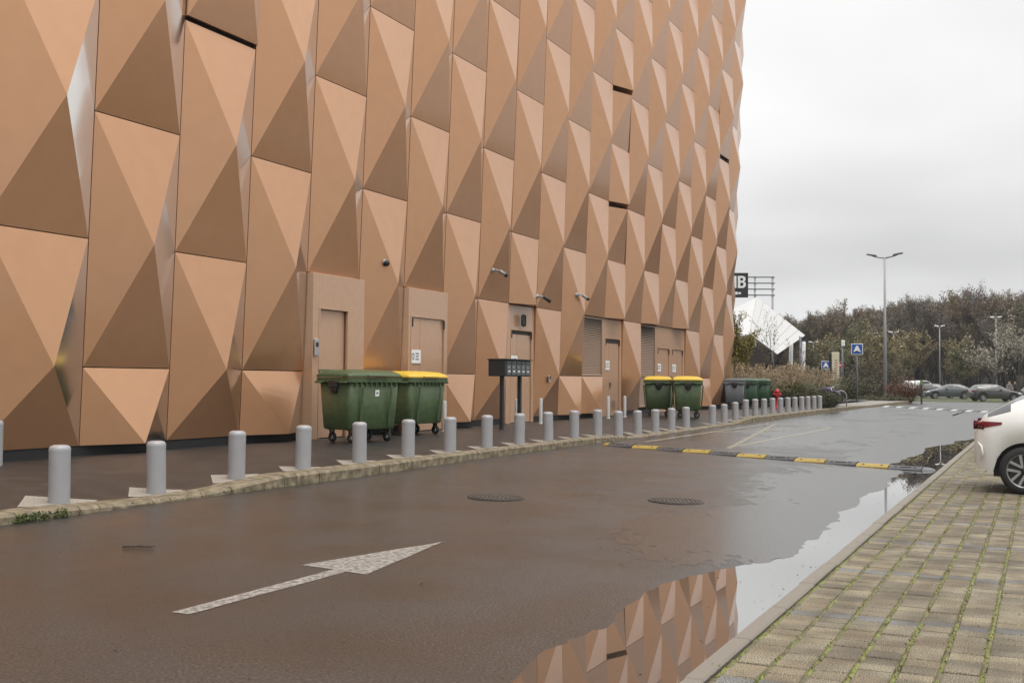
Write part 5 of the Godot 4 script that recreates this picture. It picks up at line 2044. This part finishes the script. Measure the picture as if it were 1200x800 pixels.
# surface nets over the bones' field
func flesh(bones: Array, cell: float) -> ArrayMesh:
	var lo := Vector3.ONE * 9.0
	var hi := Vector3.ONE * -9.0
	for b in bones:
		for k in 2:
			var r: float = maxf(b[2], b[3]) + cell * 2.0
			lo = lo.min(b[k] - Vector3.ONE * r)
			hi = hi.max(b[k] + Vector3.ONE * r)
	var n := Vector3i(((hi - lo) / cell).ceil()) + Vector3i.ONE
	var val := PackedFloat32Array()
	val.resize(n.x * n.y * n.z)
	for z in n.z:
		for y in n.y:
			for x in n.x:
				val[(z * n.y + y) * n.x + x] = field(bones, lo + Vector3(x, y, z) * cell)
	var vert := {}
	var at := func(x: int, y: int, z: int) -> int: return (z * n.y + y) * n.x + x
	for z in n.z - 1:
		for y in n.y - 1:
			for x in n.x - 1:
				var s := Vector3.ZERO
				var c := 0
				for e in [[0, 0, 0, 1, 0, 0], [0, 1, 0, 1, 1, 0], [0, 0, 1, 1, 0, 1], [0, 1, 1, 1, 1, 1], [0, 0, 0, 0, 1, 0], [1, 0, 0, 1, 1, 0], [0, 0, 1, 0, 1, 1], [1, 0, 1, 1, 1, 1], [0, 0, 0, 0, 0, 1], [1, 0, 0, 1, 0, 1], [0, 1, 0, 0, 1, 1], [1, 1, 0, 1, 1, 1]]:
					var va: float = val[((z + e[2]) * n.y + y + e[1]) * n.x + x + e[0]]
					var vb: float = val[((z + e[5]) * n.y + y + e[4]) * n.x + x + e[3]]
					if (va < 0) != (vb < 0):
						s += Vector3(e[0], e[1], e[2]).lerp(Vector3(e[3], e[4], e[5]), va / (va - vb))
						c += 1
				if c:
					vert[(z * n.y + y) * n.x + x] = lo + (Vector3(x, y, z) + s / c) * cell
	var st := start(0)
	for id in vert:
		var x: int = id % n.x
		var y: int = (id / n.x) % n.y
		var z: int = id / (n.x * n.y)
		for axis in 3:
			var d := Vector3i.ZERO
			d[axis] = 1
			var u := Vector3i.ZERO
			u[(axis + 1) % 3] = 1
			var w := Vector3i.ZERO
			w[(axis + 2) % 3] = 1
			var v0: float = val[id]
			var v1: float = val[at.call(x + d.x, y + d.y, z + d.z)]
			if (v0 < 0) == (v1 < 0):
				continue
			var i1: int = at.call(x - u.x, y - u.y, z - u.z)
			var i2: int = at.call(x - u.x - w.x, y - u.y - w.y, z - u.z - w.z)
			var i3: int = at.call(x - w.x, y - w.y, z - w.z)
			if not (vert.has(i1) and vert.has(i2) and vert.has(i3)):
				continue
			if v0 < 0:
				quad(st, vert[id], vert[i3], vert[i2], vert[i1])
			else:
				quad(st, vert[id], vert[i1], vert[i2], vert[i3])
	return finish(st)

func person(label: String, at: Vector3, turn: float, jacket: Material, reach: float) -> void:
	var t := thing("person", label, "person", at, turn, "people among the parked cars")
	var bones := []
	for s in [-1.0, 1.0]:
		var hip := Vector3(s * 0.09, 0.92, 0)
		var knee := Vector3(s * 0.11, 0.5, 0.03)
		var ankle := Vector3(s * 0.12, 0.08, -0.02)
		bones.append([hip, knee, 0.09, 0.065])
		bones.append([knee, ankle, 0.06, 0.042])
		bones.append([ankle + Vector3(0, -0.035, 0), ankle + Vector3(s * 0.02, -0.04, 0.16), 0.04, 0.032])
	var sh := []
	for s in [-1.0, 1.0]:
		var shoulder := Vector3(s * 0.17, 1.42, 0)
		var elbow := Vector3(s * 0.26, 1.14, 0.02 + reach * 0.1)
		var wrist := Vector3(s * (0.2 - reach * 0.1), 0.95 + reach * 0.2, 0.10 + reach * 0.22)
		sh.append([shoulder, elbow, 0.062, 0.048])
		sh.append([elbow, wrist, 0.05, 0.035])
		bones.append([wrist, wrist + Vector3(0, -0.06, 0.04), 0.03, 0.026])
		for k in 4:
			bones.append([wrist + Vector3(-0.022 + 0.015 * k, -0.08, 0.05), wrist + Vector3(-0.022 + 0.015 * k, -0.15 + 0.006 * absf(k - 1.5), 0.07), 0.009, 0.008, 0.006])
		bones.append([wrist + Vector3(-s * 0.03, -0.04, 0.05), wrist + Vector3(-s * 0.045, -0.09, 0.08), 0.01, 0.008, 0.006])
	bones.append([Vector3(0, 0.95, 0), Vector3(0, 1.1, 0), 0.13, 0.125])
	bones.append([Vector3(0, 1.1, 0), Vector3(0, 1.38, 0), 0.125, 0.15])
	bones.append([Vector3(0, 1.42, 0), Vector3(0, 1.55, 0.01), 0.06, 0.055])
	bones.append([Vector3(0, 1.6, 0.01), Vector3(0, 1.67, 0.0), 0.075, 0.088])
	bones.append([Vector3(0, 1.59, 0.085), Vector3(0, 1.63, 0.085), 0.02, 0.012, 0.02])
	bones.append_array(sh)
	part("body", flesh(bones, 0.024), M.skin, t)
	var coat := [[Vector3(0, 0.88, 0), Vector3(0, 1.1, 0), 0.165, 0.15], [Vector3(0, 1.1, 0), Vector3(0, 1.4, 0), 0.15, 0.165]]
	for b in sh:
		coat.append([b[0], b[1], b[2] + 0.02, b[3] + 0.018])
	part("jacket", flesh(coat, 0.03), jacket, t)
	var legs := []
	for s in [-1.0, 1.0]:
		legs.append([Vector3(s * 0.09, 0.9, 0), Vector3(s * 0.11, 0.5, 0.03), 0.11, 0.085])
		legs.append([Vector3(s * 0.11, 0.5, 0.03), Vector3(s * 0.12, 0.1, -0.02), 0.08, 0.068])
	part("trousers", flesh(legs, 0.03), M.trousers, t)
	part("hair", flesh([[Vector3(0, 1.66, -0.03), Vector3(0, 1.70, 0.0), 0.085, 0.082]], 0.024), M.hair, t)

func make_people() -> void:
	person("person in a grey top standing behind the brown-grey hatchback", Vector3(-0.95, 0.08, -103.5), 0.5, M.jacket_grey, 0.6)
	person("person in a dark jacket facing the one in grey", Vector3(-0.5, 0.08, -103.8), -1.2, M.jacket_dark, 0.2)

# ---------------------------------------------------------------- all
func _ready() -> void:
	rng.seed = 20240611
	bump_noise.seed = 12
	bump_noise.frequency = 0.35
	bump_noise.fractal_octaves = 3
	make_view()
	make_materials()
	make_ground()
	make_film()
	make_kerb()
	make_paving()
	make_building()
	make_forest()
	make_canopy()
	make_board()
	make_markings()
	make_humps()
	make_cars()
	make_bins()
	make_bollards()
	make_wall_posts()
	make_mailboxes()
	make_cameras()
	make_signs()
	make_plants()
	make_people()
	make_small()
	make_moss()
